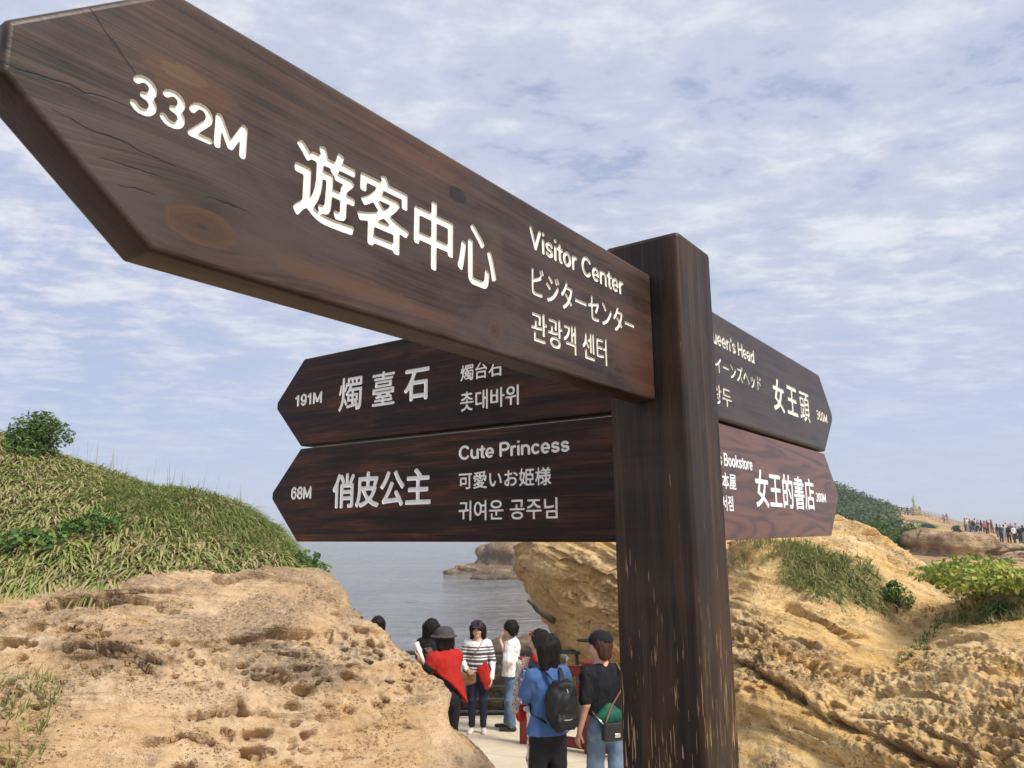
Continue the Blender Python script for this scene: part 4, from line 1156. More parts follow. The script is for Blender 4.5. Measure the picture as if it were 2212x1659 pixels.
for i, (u, v, d, r, lab) in enumerate(((1090, 1240, 80, (3.4, 2, 1.2), 'low dark rock awash at the foot of the distant headland'), (1020, 1226, 90, (3.0, 2, .95), 'low rock running out from the tip of the distant headland'))):
    p = at(u, v, d); o = lump('sea_rock', (p.x, p.y, SEA_Z), r, ROCK_S, 20 + i, 30, 1, .4, .8, .5); tag(o, lab, 'rock')
for i, (u, v, d, r, lab) in enumerate(((1058, 1500, 15.2, (.55, .5, .45), 'dark shore rock just beyond the railing between the two standing women'),
                                       (1085, 1465, 16.5, (.6, .5, .45), 'brown shore rock beyond the railing beside the woman in white'),
                                       (1130, 1440, 17.5, (.9, .6, .6), 'large dark rock in the water behind the woman in white'),
                                       (1000, 1500, 16, (.6, .5, .4), 'wet rock at the water edge behind the striped jumper'))):
    p = at(u, v, d); o = lump('shore_rock', p, r, ROCK_S, 30 + i, 36, 1, .45, .7, .55); tag(o, lab, 'rock')
tag(lump('shore', (0, 17.0, -3.3), (7, 3.6, .75), ROCK_S, 44, 60, 1, .4, .8, .6), kind='structure')

# ------------------------------------------------------------------ far ground on the right
nr, nc = 170, 170
ra = np.linspace(.34, 1.15, nc); yy = 15.5 * (230 / 15.5) ** np.linspace(0, 1, nr)
RA, YY = np.meshgrid(ra, yy)
cpf = []
for (u, v, d) in [(1700, 1250, 16), (1900, 1290, 16), (2212, 1310, 16), (2500, 1310, 16), (1900, 1240, 24), (2000, 1245, 22), (2100, 1250, 22), (2212, 1260, 22), (2500, 1260, 22),
                  (1900, 1215, 34), (2000, 1212, 32), (2100, 1222, 30), (2212, 1228, 30), (2500, 1230, 30), (1850, 1185, 50), (1950, 1190, 48), (2060, 1196, 46), (2150, 1206, 46), (2212, 1208, 46), (2500, 1210, 46),
                  (1850, 1150, 75), (1950, 1165, 72), (2060, 1178, 66), (2130, 1170, 72), (2212, 1182, 64), (2500, 1190, 64), (1850, 1110, 110), (1950, 1135, 105), (2050, 1142, 100), (2110, 1150, 92), (2170, 1155, 88), (2240, 1160, 84), (2500, 1170, 80),
                  (1750, 1042, 150), (1800, 1057, 150), (1850, 1080, 150), (1900, 1099, 147), (1940, 1112, 143), (1985, 1114, 140), (2040, 1124, 135), (2090, 1142, 125), (2150, 1158, 118), (2250, 1170, 110), (2500, 1180, 110),
                  (1700, 1015, 160), (1650, 1005, 165)]:
    p = at(u, v, d); cpf.append((p.x / p.y, math.log(p.y), p.z / p.y))
for rr in (.34, .5, .6, .7, .9, 1.1): cpf += [(rr, math.log(228), (-9 if rr > .5 else -2) / 228)]
cpf = np.array(cpf)
sl = tps(cpf[:, :2], cpf[:, 2], np.stack([RA.ravel(), np.log(YY.ravel())], 1), 1e-3)
Vf = np.stack([(RA * YY).ravel(), YY.ravel(), CAM_Z * 0 + sl * YY.ravel()], 1)
Vf[:, 2] += .012 * Vf[:, 1] * .5 * fbm(Vf, .12, 4, .5, 3) + .10 * fbm(Vf, .5, 3, .5, 4)
Qf = grid_quads(nr, nc)
m, g, b = new_mat('scrub_and_sand')
tc = g.n('ShaderNodeTexCoord').outputs['Object']
n1 = g.noise(tc, .35, 5, .6); n2 = g.noise(tc, 2.2, 4, .65)
sand = g.mix(g.sstep(n1, .4, .62), (.55, .36, .16), (.34, .23, .13))
green = g.mix(g.sstep(n2, .38, .62), (.035, .062, .026), (.15, .165, .085))
g.put(b.inputs['Base Color'], g.mix(g.sstep(g.math('ADD', attr(g, 'veg'), g.math('MULTIPLY', g.math('SUBTRACT', n2, .5), .7)), .35, .6), sand, green))
b.inputs['Roughness'].default_value = .95; b.inputs['Specular IOR Level'].default_value = .1
g.put(b.inputs['Normal'], g.bump(n2, .5, .8))
uF, vF = to_uv(Vf)
veg = sm(uF, 1955, 1905) * sm(Vf[:, 1], 42, 60)
veg = np.maximum(veg, .62 * sm(fbm(Vf, .10, 3, .5, 18), .0, .35) * sm(Vf[:, 1], 26, 40))
tag(np_mesh('far_ground', Vf, Qf, m, None, True, {'veg': veg}), kind='structure')
def far_z(x, y):
    a = np.interp(x / y, ra, np.arange(nc)); b_ = np.interp(math.log(y), np.log(yy), np.arange(nr)); i, j = int(min(a, nc - 2)), int(min(b_, nr - 2)); f, h_ = a - i, b_ - j
    Zg = Vf[:, 2].reshape(nr, nc)
    return float((Zg[j, i] * (1 - f) + Zg[j, i + 1] * f) * (1 - h_) + (Zg[j + 1, i] * (1 - f) + Zg[j + 1, i + 1] * f) * h_)
def far_at(u, d):
    r = ray(u, 1100); return Vector((r.x * d, d, far_z(r.x * d, d)))
# brown boulders
for i, (u, d, r, dz, lab) in enumerate(((2030, 42, (1.9, 1.8, 1.45), .5, 'big brown layered boulder below the statue terrace'), (2095, 43, (1.5, 1.2, .62), .0, 'long dark brown ledge right of the big layered boulder'),
                                        (2162, 44, (1.4, 1.1, .75), .0, 'dark brown boulder with a grassy cap near the crowd'), (2080, 52, (2.2, 1.5, .7), .2, 'flat tan slab above the long brown ledge'),
                                        (2120, 60, (1.6, 1.2, .7), .2, 'small dark boulder below the far crowd'), (1902, 24, (.55, .4, .45), .1, 'pointed grey boulder at the foot of the green bush'),
                                        (1948, 25, (.9, .5, .35), .1, 'low tan boulder right of the pointed grey boulder'), (2200, 40, (1.6, 1.2, .6), .1, 'dark rock at the right edge under the crowd'))):
    p = far_at(u, d); o = lump('boulder', (p.x, p.y, p.z + dz * .4), r, ROCK_F, 50 + i, 60, 1, .5, .55, .15, None, .22); tag(o, lab, 'boulder')
# bushes and scrub beyond
rb = np.random.default_rng(5)
for i, (u, d, wpx, hpx, n, mt, lab) in enumerate((
        (1900, 46, 105, 78, 3400, MIDLEAF, 'wide mid-green bush spreading below the statue terrace'), (1952, 44, 75, 70, 2800, MIDLEAF, 'rounded green bush right of the wide bush below the statue'),
        (1825, 95, 60, 24, 1500, DARKLEAF, 'dark green bush low on the far hill beside the sign tip'), (1890, 98, 46, 18, 1200, DARKLEAF, 'dark bush on the far hill left of the visitors at the railing'),
        (1825, 125, 46, 26, 1500, DARKLEAF, 'large dark bush high on the far hill next to the sign tip'), (1862, 128, 40, 18, 1200, OLIVE, 'olive bush cluster halfway down the far hill'),
        (1800, 146, 50, 14, 1200, OLIVE, 'olive scrub on the crest of the far hill nearest the sign'), (1845, 147, 46, 12, 1200, OLIVE, 'olive scrub along the falling crest of the far hill'),
        (1885, 146, 44, 11, 1000, OLIVE, 'grey green scrub low on the far crest'), (1922, 142, 26, 8, 600, DARKLEAF, 'small dark bush at the end of the far crest beside the visitors'),
        (1860, 110, 60, 20, 1200, OLIVE, 'olive bush in the middle of the far hillside'), (1815, 80, 60, 16, 1000, MIDLEAF, 'green bush along the foot of the far hill'),
        (2030, 74, 36, 12, 700, OLIVE, 'olive bush above the layered boulder'), (2062, 78, 24, 26, 700, DARKLEAF, 'upright dark bush between two orange slopes'), (2086, 76, 26, 12, 600, OLIVE, 'low olive bush right of the upright dark bush'),
        (2005, 98, 44, 16, 900, DARKLEAF, 'dark bush under the far railing'), (2162, 36, 32, 16, 500, OLIVE, 'low round grey green bush in front of the dark boulders'), (2140, 47, 36, 12, 450, OLIVE, 'grassy cap plant on the dark boulder near the crowd'))):
    p = far_at(u, d); e = empty('bush', (p.x, p.y, p.z - .004 * d)); tag(e, lab, 'bush', 'bushes on the far headland')
    k = d / FPX; bush(e, 'foliage', (wpx * k * .5, wpx * k * .38, hpx * k * .68), n, 3.4 * k + .03, mt, rb, 12, .8, False, .6)

# low scrub covering the far hillside
k = np.nonzero((veg > .75) & (Vf[:, 1] > 70) & (Vf[:, 1] < 165) & (uF > 1700))[0]
rb = np.random.default_rng(8); k = rb.choice(k, 5200)
cl_ = np.repeat(k, 7); Cs = Vf[cl_] + rb.normal(size=(len(cl_), 3)) * np.array([.75, .75, .28]) + np.array([0, 0, .25])
hue = np.repeat(np.clip(.5 + .9 * fbm(Vf[k], .16, 3, .5, 61), 0, 1), 7)
go = leaf_mesh('scrub', Cs, np.tile((0, -.4, 1.0), (len(Cs), 1)), .42, SCRUB, rb, None, .7, np.clip(.75 * hue + .3 * rb.random(len(hue)), 0, 1)); tag(go, kind='stuff')
# ------------------------------------------------------------------ bodies grown from blended limbs (distance fields -> one skin)
class Field:
    def __init__(s, lo, hi, h):
        s.lo = np.array(lo, float); s.h = h; s.n = np.ceil((np.array(hi) - s.lo) / h).astype(int) + 1
        s.ax = [s.lo[k] + h * np.arange(s.n[k]) for k in range(3)]
        s.D = np.full(tuple(s.n), 1.0, dtype=np.float32)

    def _sub(s, mn, mx):
        a = np.clip(np.floor((np.asarray(mn) - s.lo) / s.h).astype(int), 0, s.n - 1); b = np.clip(np.ceil((np.asarray(mx) - s.lo) / s.h).astype(int) + 1, 1, s.n)
        sl = tuple(slice(a[k], b[k]) for k in range(3))
        X, Y, Z = np.meshgrid(*(s.ax[k][sl[k]] for k in range(3)), indexing='ij')
        return sl, np.stack([X, Y, Z], -1)

    def _smin(s, sl, d, k):
        D = s.D[sl]
        if k <= 0: s.D[sl] = np.minimum(D, d); return
        h = np.clip(.5 + .5 * (D - d) / k, 0, 1); s.D[sl] = D * (1 - h) + d * h - k * h * (1 - h)

    def cone(s, a, b, ra, rb, k=.02, flat=None):
        """round cone from a to b; flat = (direction, factor) squeezes it along a direction"""
        a = np.array(a, float); b = np.array(b, float); m = max(ra, rb) * 1.3 + k + .03
        sl, P = s._sub(np.minimum(a, b) - m, np.maximum(a, b) + m)
        d = b - a; q = P - a; t = np.clip((q @ d) / (d @ d + 1e-12), 0, 1); w = q - t[..., None] * d
        if flat is not None:
            f = np.asarray(flat[0], float); f = f / np.linalg.norm(f); w = w + (w @ f)[..., None] * f * (1 / flat[1] - 1)
        s._smin(sl, np.linalg.norm(w, axis=-1) - (ra + (rb - ra) * t), k)

    def ell(s, c, r, k=.02, rot=None):
        c = np.array(c, float); r = np.array(r, float); m = r.max() * 1.1 + k + .03
        sl, P = s._sub(c - m, c + m); q = P - c
        if rot is not None: q = q @ np.array(rot)
        l = np.linalg.norm(q / r, axis=-1); l2 = np.linalg.norm(q / (r * r), axis=-1) + 1e-9
        s._smin(sl, l * (l - 1) / l2, k)

    def chain(s, pts, rad, k=.02, flat=None):
        for i in range(len(pts) - 1): s.cone(pts[i], pts[i + 1], rad[i], rad[i + 1], k, flat)

    def cut(s, p, n):
        """keep the side of the plane that n points away from"""
        n = np.asarray(n, float); n = n / np.linalg.norm(n)
        d = sum(((s.ax[k] - p[k]) * n[k]).reshape([-1 if j == k else 1 for j in range(3)]) for k in range(3))
        s.D = np.maximum(s.D, d.astype(np.float32))

    def wrinkle(s, amp, freq, seed):
        m = np.abs(s.D) < .04; idx = np.nonzero(m)
        P = np.stack([s.ax[k][idx[k]] for k in range(3)], 1)
        s.D[idx] += amp * fbm(P, freq, 3, .55, seed)

    def mesh(s, name, mat, parent, attrs=None):
        D = s.D; S = D < 0; n = s.n
        c = [D[i:n[0] - 1 + i, j:n[1] - 1 + j, k:n[2] - 1 + k] for i in (0, 1) for j in (0, 1) for k in (0, 1)]
        sg = sum((q < 0).astype(np.int8) for q in c); act = (sg > 0) & (sg < 8)
        idx = np.nonzero(act); N = len(idx[0]); vid = np.full(act.shape, -1, np.int64); vid[idx] = np.arange(N)
        off = [(i, j, k) for i in (0, 1) for j in (0, 1) for k in (0, 1)]; cv = [q[idx] for q in c]
        acc = np.zeros((N, 3)); cnt = np.zeros(N)
        for a in range(8):
            for b in range(a + 1, 8):
                if sum(abs(off[a][q] - off[b][q]) for q in range(3)) != 1: continue
                x = (cv[a] < 0) != (cv[b] < 0); t = np.where(x, cv[a] / (cv[a] - cv[b] + 1e-12), 0)
                p = np.array(off[a]) + t[:, None] * (np.array(off[b]) - np.array(off[a])); acc += np.where(x[:, None], p, 0); cnt += x
        V = s.lo + s.h * (np.stack(idx, 1) + acc / cnt[:, None])
        Qs = []
        for ax in range(3):
            u, v = (ax + 1) % 3, (ax + 2) % 3
            A = np.take(S, range(0, n[ax] - 1), ax); B = np.take(S, range(1, n[ax]), ax); ed = A != B
            e = np.stack(np.nonzero(ed), 1); ok = (e[:, u] > 0) & (e[:, v] > 0) & (e[:, u] < n[u] - 1) & (e[:, v] < n[v] - 1); e = e[ok]
            def g_(du, dv):
                q = e.copy(); q[:, u] += du; q[:, v] += dv; return vid[q[:, 0], q[:, 1], q[:, 2]]
            q = np.stack([g_(-1, -1), g_(0, -1), g_(0, 0), g_(-1, 0)], 1)
            fl = A[tuple(e.T)] if len(e) else np.zeros(0, bool); q[~fl] = q[~fl][:, ::-1]; Qs.append(q)
        Q = np.concatenate(Qs); Q = Q[(Q >= 0).all(1)]
        return np_mesh(name, V, Q, mat, parent, True, None if attrs is None else {k: f(V) for k, f in attrs.items()})


def cloth(name, col, rough=.85, var=.16, fine=220, sheen=.0, denim=False):
    m, g, b = new_mat(name)
    tc = g.n('ShaderNodeTexCoord').outputs['Object']
    f = g.noise(tc, 7, 4, .6); f2 = g.noise(tc, fine, 2)
    c = g.mix(f, tuple(v * (1 - var) for v in col), tuple(min(1, v * (1 + var)) for v in col))
    if denim:
        z = g.sep(tc)[2]; w = g.sstep(g.noise(tc, 4.2, 3, .6, .4), .46, .66)
        c = g.mix(g.math('MULTIPLY', w, .55), c, tuple(min(1, v * 1.9 + .03) for v in col))
    c = g.mix(g.math('MULTIPLY', f2, .22), c, tuple(v * .6 for v in col))
    g.put(b.inputs['Base Color'], c); b.inputs['Roughness'].default_value = rough; b.inputs['Specular IOR Level'].default_value = .25
    g.put(b.inputs['Normal'], g.bump(f2, .0025, .5))
    return m


def striped(name):
    m, g, b = new_mat(name)
    z = g.sep(g.n('ShaderNodeTexCoord').outputs['Object'])[2]
    f = g.math('DIVIDE', g.math('SUBTRACT', z, .86), .46)
    W = (.78, .77, .74); T = (.045, .10, .13); M = (.11, .025, .06); N = (.02, .025, .07); RD = (.30, .03, .05)
    st = []
    seq = [N, W, RD, W, N, T, W, T, M, W, T, W, M, T, W, T, W, M, W, W, W, W]
    for i, c in enumerate(seq): st.append((i / len(seq), c))
    g.put(b.inputs['Base Color'], g.ramp(f, st, 'CONSTANT')); b.inputs['Roughness'].default_value = .9
    return m


def floral(name, base, spots, scale=26):
    m, g, b = new_mat(name)
    tc = g.n('ShaderNodeTexCoord').outputs['Object']
    v = g.voro(tc, scale); c = g.mix(g.sstep(v, .42, .30), base, spots); c = g.mix(g.sstep(g.noise(tc, scale * 1.7, 3), .55, .62), c, (.75, .70, .70))
    g.put(b.inputs['Base Color'], c); b.inputs['Roughness'].default_value = .85
    return m


SKIN = simple('skin', (.58, .35, .25), .5, .08, 14, spec=.35)
HAIR = simple('dark_hair', (.012, .009, .008), .6, .5, 40, .004, 160, spec=.15)
HAIRB = simple('red_brown_hair', (.060, .024, .014), .6, .4, 40, .004, 160, spec=.15)
EYE = simple('eye', (.02, .015, .012), .2, .1)
LIP = simple('lip', (.36, .12, .10), .45, .1)
BLACK = cloth('black_cloth', (.012, .012, .014)); NAVY = cloth('navy_cloth', (.014, .018, .040)); JEANS = cloth('blue_denim', (.095, .155, .26), denim=True)
JEANSL = cloth('faded_denim', (.13, .19, .27), denim=True); WHITEC = cloth('white_cotton', (.80, .79, .76), var=.05); BLUEC = cloth('blue_cotton', (.060, .125, .29))
REDC = cloth('red_wool', (.42, .020, .013), var=.3); GREYH = cloth('grey_felt', (.070, .060, .062)); PURP = cloth('plum_cloth', (.060, .028, .065)); GREEN = cloth('green_satin', (.008, .095, .055), rough=.5)
STRIPE = striped('striped_knit'); FLOR = floral('floral_sleeve', (.06, .085, .24), (.58, .26, .27)); FLORR = floral('red_white_print', (.70, .62, .58), (.50, .05, .045), 16); SNAKE = floral('snake_print', (.42, .38, .33), (.08, .07, .06), 60)
LEATHER = simple('black_leather', (.016, .016, .018), .38, .3, 40, .002, 120, spec=.5); TAN = simple('tan_leather', (.20, .095, .045), .45, .3, 20, .002, 90); PALEB = cloth('blush_cloth', (.55, .38, .36))
NYLON = cloth('black_nylon', (.013, .013, .014), rough=.55); METAL = simple('bright_metal', (.75, .74, .70), .25, .1, 30, metal=1.0); RUBBER = simple('dark_shoe', (.02, .019, .018), .5, .3); WSHOE = simple('white_shoe', (.72, .71, .68), .6, .1)
LENSM = simple('rose_lens', (.20, .05, .05), .12, .1, spec=.6); MASKM = cloth('pale_blue_mask', (.55, .68, .80))


def v3(*a): return np.array(a, float)
def rotz(p, a, c=(0, 0, 0)):
    p = np.asarray(p, float) - c; s, k = math.sin(a), math.cos(a); return np.array([p[0] * k - p[1] * s, p[0] * s + p[1] * k, p[2]]) + c


def hand(F, wrist, dirv, palm_n, curl=.35, spread=.16, sc=1.0, thumb_side=1):
    """palm, four fingers of different lengths bent at the knuckles, and a thumb from the side of the palm"""
    d = np.asarray(dirv, float); d /= np.linalg.norm(d); n = np.asarray(palm_n, float); n -= d * (n @ d); n /= np.linalg.norm(n); s = np.cross(d, n) * thumb_side
    F.cone(wrist, wrist + d * .075 * sc, .024 * sc, .030 * sc, .012, (n, .52))
    for i, (o, L) in enumerate(((.030, .066), (.010, .075), (-.010, .070), (-.029, .054))):
        p = wrist + d * .080 * sc + s * o * sc; a = 0; r = .0088 * sc
        q = d + s * (o * spread * 6)
        for j, f in enumerate((.45, .32, .23)):
            a += curl * (.6, 1.0, .8)[j]; w = q * math.cos(a) + n * math.sin(a); w /= np.linalg.norm(w)
            e = p + w * L * f * sc * 1.05; F.cone(p, e, r, r * .92, .003); p = e; r *= .92
    p = wrist + d * .025 * sc + s * .024 * sc; e = p + (d * .7 + s * .65 + n * .3) * .036 * sc; F.cone(p, e, .011 * sc, .010 * sc, .006)
    F.cone(e, e + (d * .9 + s * .25 + n * .35) * .030 * sc, .010 * sc, .0085 * sc, .003)


def person(label, loc, face, J, H=1.58, cat='person', group='visitors on the path', skin=SKIN):
    """J: joints in metres of a 1.6 m figure standing at the origin facing +y (x to its left is negative)"""
    root = empty('person', loc, face); root.scale = (H / 1.6,) * 3
    tag(root, label, cat, group)
    return root


def std(la=None, ra=None, yaw=0, tilt=0, lean=(0, 0), ll=None, rl=None):
    """joint set; la / ra: (elbow, wrist) of the arm at -x / +x; ll / rl: (knee, ankle, toe)"""
    lx, ly = lean
    J = dict(pel=v3(0, 0, .86), waist=v3(lx * .3, ly * .3, 1.00), chest=v3(lx * .8, ly * .8, 1.19), neck=v3(lx, ly, 1.325), head=v3(lx * 1.1, ly * 1.2 + .015 + tilt * .06, 1.475 - abs(tilt) * .03), yaw=yaw, tilt=tilt)
    for sd, arm, leg, nm in ((-1, la, ll, 'l'), (1, ra, rl, 'r')):
        J['sh' + nm] = v3(sd * .142 + lx, ly, 1.268)
        J['el' + nm], J['wr' + nm] = arm if arm else (v3(sd * .205 + lx * .5, -.03, 1.02), v3(sd * .225, .06, .80))
        J['hip' + nm] = v3(sd * .082, 0, .83)
        J['kn' + nm], J['an' + nm], J['to' + nm] = leg if leg else (v3(sd * .088, .015, .45), v3(sd * .092, -.02, .075), v3(sd * .105, .13, .03))
    return J


def head_frame(J):
    a = J['yaw']; t = J['tilt']
    X = v3(math.cos(a), math.sin(a), 0); Yf = v3(-math.sin(a) * math.cos(t), math.cos(a) * math.cos(t), -math.sin(t)); Z = np.cross(X, Yf)
    return X, Yf, Z


def make_body(root, J, hands, sleeves=True, feet=True):
    F = Field((-.55, -.5, -.02), (.55, .55, 1.66), .0095)
    h = J['head']; X, Yf, Z = head_frame(J); Rm = np.stack([X, Yf, Z], 1)
    F.ell(h + Z * .02, (.074, .092, .100), .02, Rm); F.ell(h - Z * .045 + Yf * .030, (.056, .062, .070), .03, Rm)
    F.ell(h - Z * .088 + Yf * .062, (.026, .022, .020), .03, Rm)                                     # chin
    F.cone(h + Yf * .088 + Z * .012, h + Yf * .106 - Z * .028, .009, .014, .012)                     # nose
    F.ell(h + Yf * .080 + Z * .034, (.050, .014, .010), .02, Rm)                                     # brow
    for s in (-1, 1):
        F.ell(h + X * s * .074 - Z * .01, (.010, .020, .032), .008, Rm); F.ell(h + X * s * .040 + Yf * .068 - Z * .028, (.020, .016, .018), .03, Rm)
    F.cone(J['neck'] - v3(0, 0, .03), h - Z * .06 - Yf * .015, .056, .050, .03)
    F.chain([J['pel'], J['waist'], J['chest'], J['neck'] - v3(0, 0, .05)], [.135, .112, .125, .07], .05, ((0, 1, 0), .72))
    F.cone(J['shl'], J['shr'], .055, .055, .05)
    for nm in 'lr':
        F.chain([J['sh' + nm], J['el' + nm], J['wr' + nm]], [.047, .036, .024], .02)
        w = J['wr' + nm]; d = w - J['el' + nm]
        hd = hands.get(nm, {})
        hand(F, w, hd.get('dir', d), hd.get('n', (0, 1, 0)), hd.get('curl', .4), sc=1.0, thumb_side=hd.get('side', 1))
        F.chain([J['hip' + nm], J['kn' + nm], J['an' + nm]], [.082, .050, .034], .04)
        F.cone(J['an' + nm] - v3(0, .02, .03), J['to' + nm], .033, .026, .02)
    o = F.mesh('body', SKIN, root)
    return o


def face_bits(root, J):
    h = J['head']; X, Yf, Z = head_frame(J)
    for s in (-1, 1):
        F = Field(h + X * s * .031 + Yf * .083 + Z * .006 - .03, h + X * s * .031 + Yf * .083 + Z * .006 + .03, .004); F.ell(h + X * s * .031 + Yf * .084 + Z * .008, (.014, .007, .007), 0, np.stack([X, Yf, Z], 1)); F.mesh('eye', EYE, root)
        F = Field(h + X * s * .031 + Yf * .09 + Z * .026 - .04, h + X * s * .031 + Yf * .09 + Z * .026 + .04, .004); F.cone(h + X * s * .016 + Yf * .093 + Z * .026, h + X * s * .048 + Yf * .082 + Z * .028, .005, .004, 0); F.mesh('eyebrow', HAIR, root)
    F = Field(h + Yf * .088 - Z * .06 - .05, h + Yf * .088 - Z * .06 + .05, .004); F.cone(h - X * .017 + Yf * .086 - Z * .060, h + X * .017 + Yf * .086 - Z * .060, .0075, .0075, 0); F.mesh('mouth', LIP, root)


def top(root, J, mat, name='shirt', hem=.80, sleeve=1.0, r=1.0, loose=.03, flare=.0, neckcut=.0, wr=.010, seed=1, arms='lr', mats=None, seat=.0):
    """garment of the upper body; sleeve: 0 none .. .5 elbow .. 1 wrist"""
    F = Field((-.55, -.5, .5), (.55, .55, 1.45), .0105)
    b = loose
    p = v3(J['pel'][0], J['pel'][1], hem)
    F.chain([p, J['waist'], J['chest'], J['neck'] - v3(0, 0, .045)], [.132 + b + flare, .118 + b, .130 + b, .072 + b * .5], .05, ((0, 1, 0), .74))
    for nm in 'lr': F.cone(J['neck'] - v3(0, 0, .05), J['sh' + nm], .060 + b * .3, .050 + b * .45, .05)
    F.ell(J['chest'] + v3(0, .06, .0), (.12, .07, .075), .04)
    for nm in arms:
        s, e, w = J['sh' + nm], J['el' + nm], J['wr' + nm]
        if sleeve <= 0: continue
        if sleeve <= .5:
            q = s + (e - s) * (sleeve / .5); F.cone(s, q, .058 + b * .45, .052 + b * .5, .03)
        else:
            t = (sleeve - .5) / .5; q = e + (w - e) * t; F.chain([s, e, q], [.056 + b * .4, .046 + b * .4, .036 + b * .35], .025)
    F.wrinkle(wr * 1.7, (9, 9, 5), seed); F.wrinkle(wr * .9, (22, 22, 12), seed + 5)
    F.cut((0, 0, hem), (0, 0, -1)); F.cut(J['neck'] + v3(0, .0, .012 - neckcut), v3(0, .45, 1))
    return F.mesh(name, mat, root)


def legs(root, J, mat, name='trousers', waist=.95, r=1.0, ankle=.10, wide=.0, seed=2, wr=.008):
    F = Field((-.45, -.4, .0), (.45, .45, 1.06), .0105)
    F.cone(J['pel'] + v3(0, 0, -.01), v3(J['waist'][0], J['waist'][1], waist), .145, .125, .05, ((0, 1, 0), .78))
    F.ell(J['pel'] + v3(0, -.045, -.02), (.135, .085, .10), .05)
    for nm in 'lr':
        k, a = J['kn' + nm], J['an' + nm]; e = k + (a - k) * ((k[2] - ankle) / max(.05, k[2] - a[2]))
        F.chain([J['hip' + nm], k, e], [.092, .062 + wide * .6, .050 + wide], .035)
    F.wrinkle(wr * 1.5, (9, 9, 6), seed); F.wrinkle(wr * .9, (16, 16, 24), seed + 3)
    F.cut((0, 0, waist), (0, 0, 1)); F.cut((0, 0, ankle - .02), (0, 0, -1))
    return F.mesh(name, mat, root)


def shoes(root, J, mat):
    for nm in 'lr':
        a, t = J['an' + nm], J['to' + nm]
        lo = np.minimum(a, t) - .09; lo[2] = 0
        F = Field(lo, np.maximum(a, t) + .09, .009)
        F.cone(a - v3(0, .03, .035), t + (t - a) * v3(.08, .08, 0), .042, .036, .02, ((0, 0, 1), .85)); F.cut((0, 0, .004), (0, 0, -1)); F.cut((0, 0, a[2] + .012), (0, 0, 1))
        F.mesh('shoe', mat, root)


def hair(root, J, mat, length=.12, vol=1.0, fringe=True, seed=3, back=.0, name='hair'):
    h = J['head']; X, Yf, Z = head_frame(J); Rm = np.stack([X, Yf, Z], 1)
    F = Field(h - v3(.2, .22, .14 + length), h + v3(.2, .22, .2), .0085)
    F.ell(h + Z * .032 - Yf * .012, (.088 * vol, .104 * vol, .104 * vol), .02, Rm)
    if length > .02:
        for s in (-1, 0, 1):
            top_ = h - Yf * (.05 if s == 0 else .02) + X * s * .065 * vol + Z * .02; F.cone(top_, top_ - v3(0, 0, length + .02) - Yf * .015 + X * s * .012, .055 * vol, .040 * vol, .045)
    # face opening
    m = Field(F.lo, F.lo + F.h * (F.n - 1), F.h)
    m.ell(h + Yf * .085 - Z * .045, (.060, .085, .088), 0, Rm)
    F.D = np.maximum(F.D, -m.D[:F.D.shape[0], :F.D.shape[1], :F.D.shape[2]])
    F.wrinkle(.014, (34, 34, 7), seed); F.wrinkle(.012, 9, seed + 4)
    return F.mesh(name, mat, root)


def strip(name, pts, w, thick, mat, parent, nrm=None):
    """flat strap along pts"""
    P = np.array([tuple(p) for p in pts], float); T = np.gradient(P, axis=0); T /= np.linalg.norm(T, axis=1, keepdims=True) + 1e-9
    n = np.asarray(nrm if nrm is not None else (0, 1, 0), float); n = np.broadcast_to(n, P.shape); s = np.cross(T, n); s /= np.linalg.norm(s, axis=1, keepdims=True) + 1e-9; u = np.cross(s, T)
    V = np.stack([P - s * w / 2 - u * thick / 2, P + s * w / 2 - u * thick / 2, P + s * w / 2 + u * thick / 2, P - s * w / 2 + u * thick / 2], 1).reshape(-1, 3)
    F = [list(q) for q in grid_quads(len(P), 4, True)] + [[3, 2, 1, 0], [len(V) - 4 + k for k in range(4)]]
    return mesh_obj(name, V, F, mat, parent, False)


def soft_box(name, c, r, mat, parent, rot=None, p=4.0, wr=.0, seed=0, n=18):
    """rounded, slightly sagging block (superellipsoid)"""
    u = np.linspace(-np.pi / 2 + .001, np.pi / 2 - .001, n); v = np.linspace(-np.pi, np.pi, n * 2, endpoint=False); V_, U = np.meshgrid(v, u)
    f = lambda x: np.sign(x) * np.abs(x) ** (2 / p)
    D = np.stack([f(np.cos(U)) * f(np.cos(V_)), f(np.cos(U)) * f(np.sin(V_)), f(np.sin(U))], -1).reshape(-1, 3)
    V = D * np.asarray(r)
    if wr: V = V + (D * wr) * fbm(V, 14, 3, .5, seed)[:, None]
    if rot is not None: V = V @ np.array(rot).T
    return np_mesh(name, V + np.asarray(c), grid_quads(n, n * 2, True), mat, parent, True)


def stand(u, y, v_feet=None):
    r = ray(u, 1145); x = r.x * y; return (x, y, ground_z(y) + .002)


def rz(a): s, c = math.sin(a), math.cos(a); return np.array([[c, -s, 0], [s, c, 0], [0, 0, 1]])

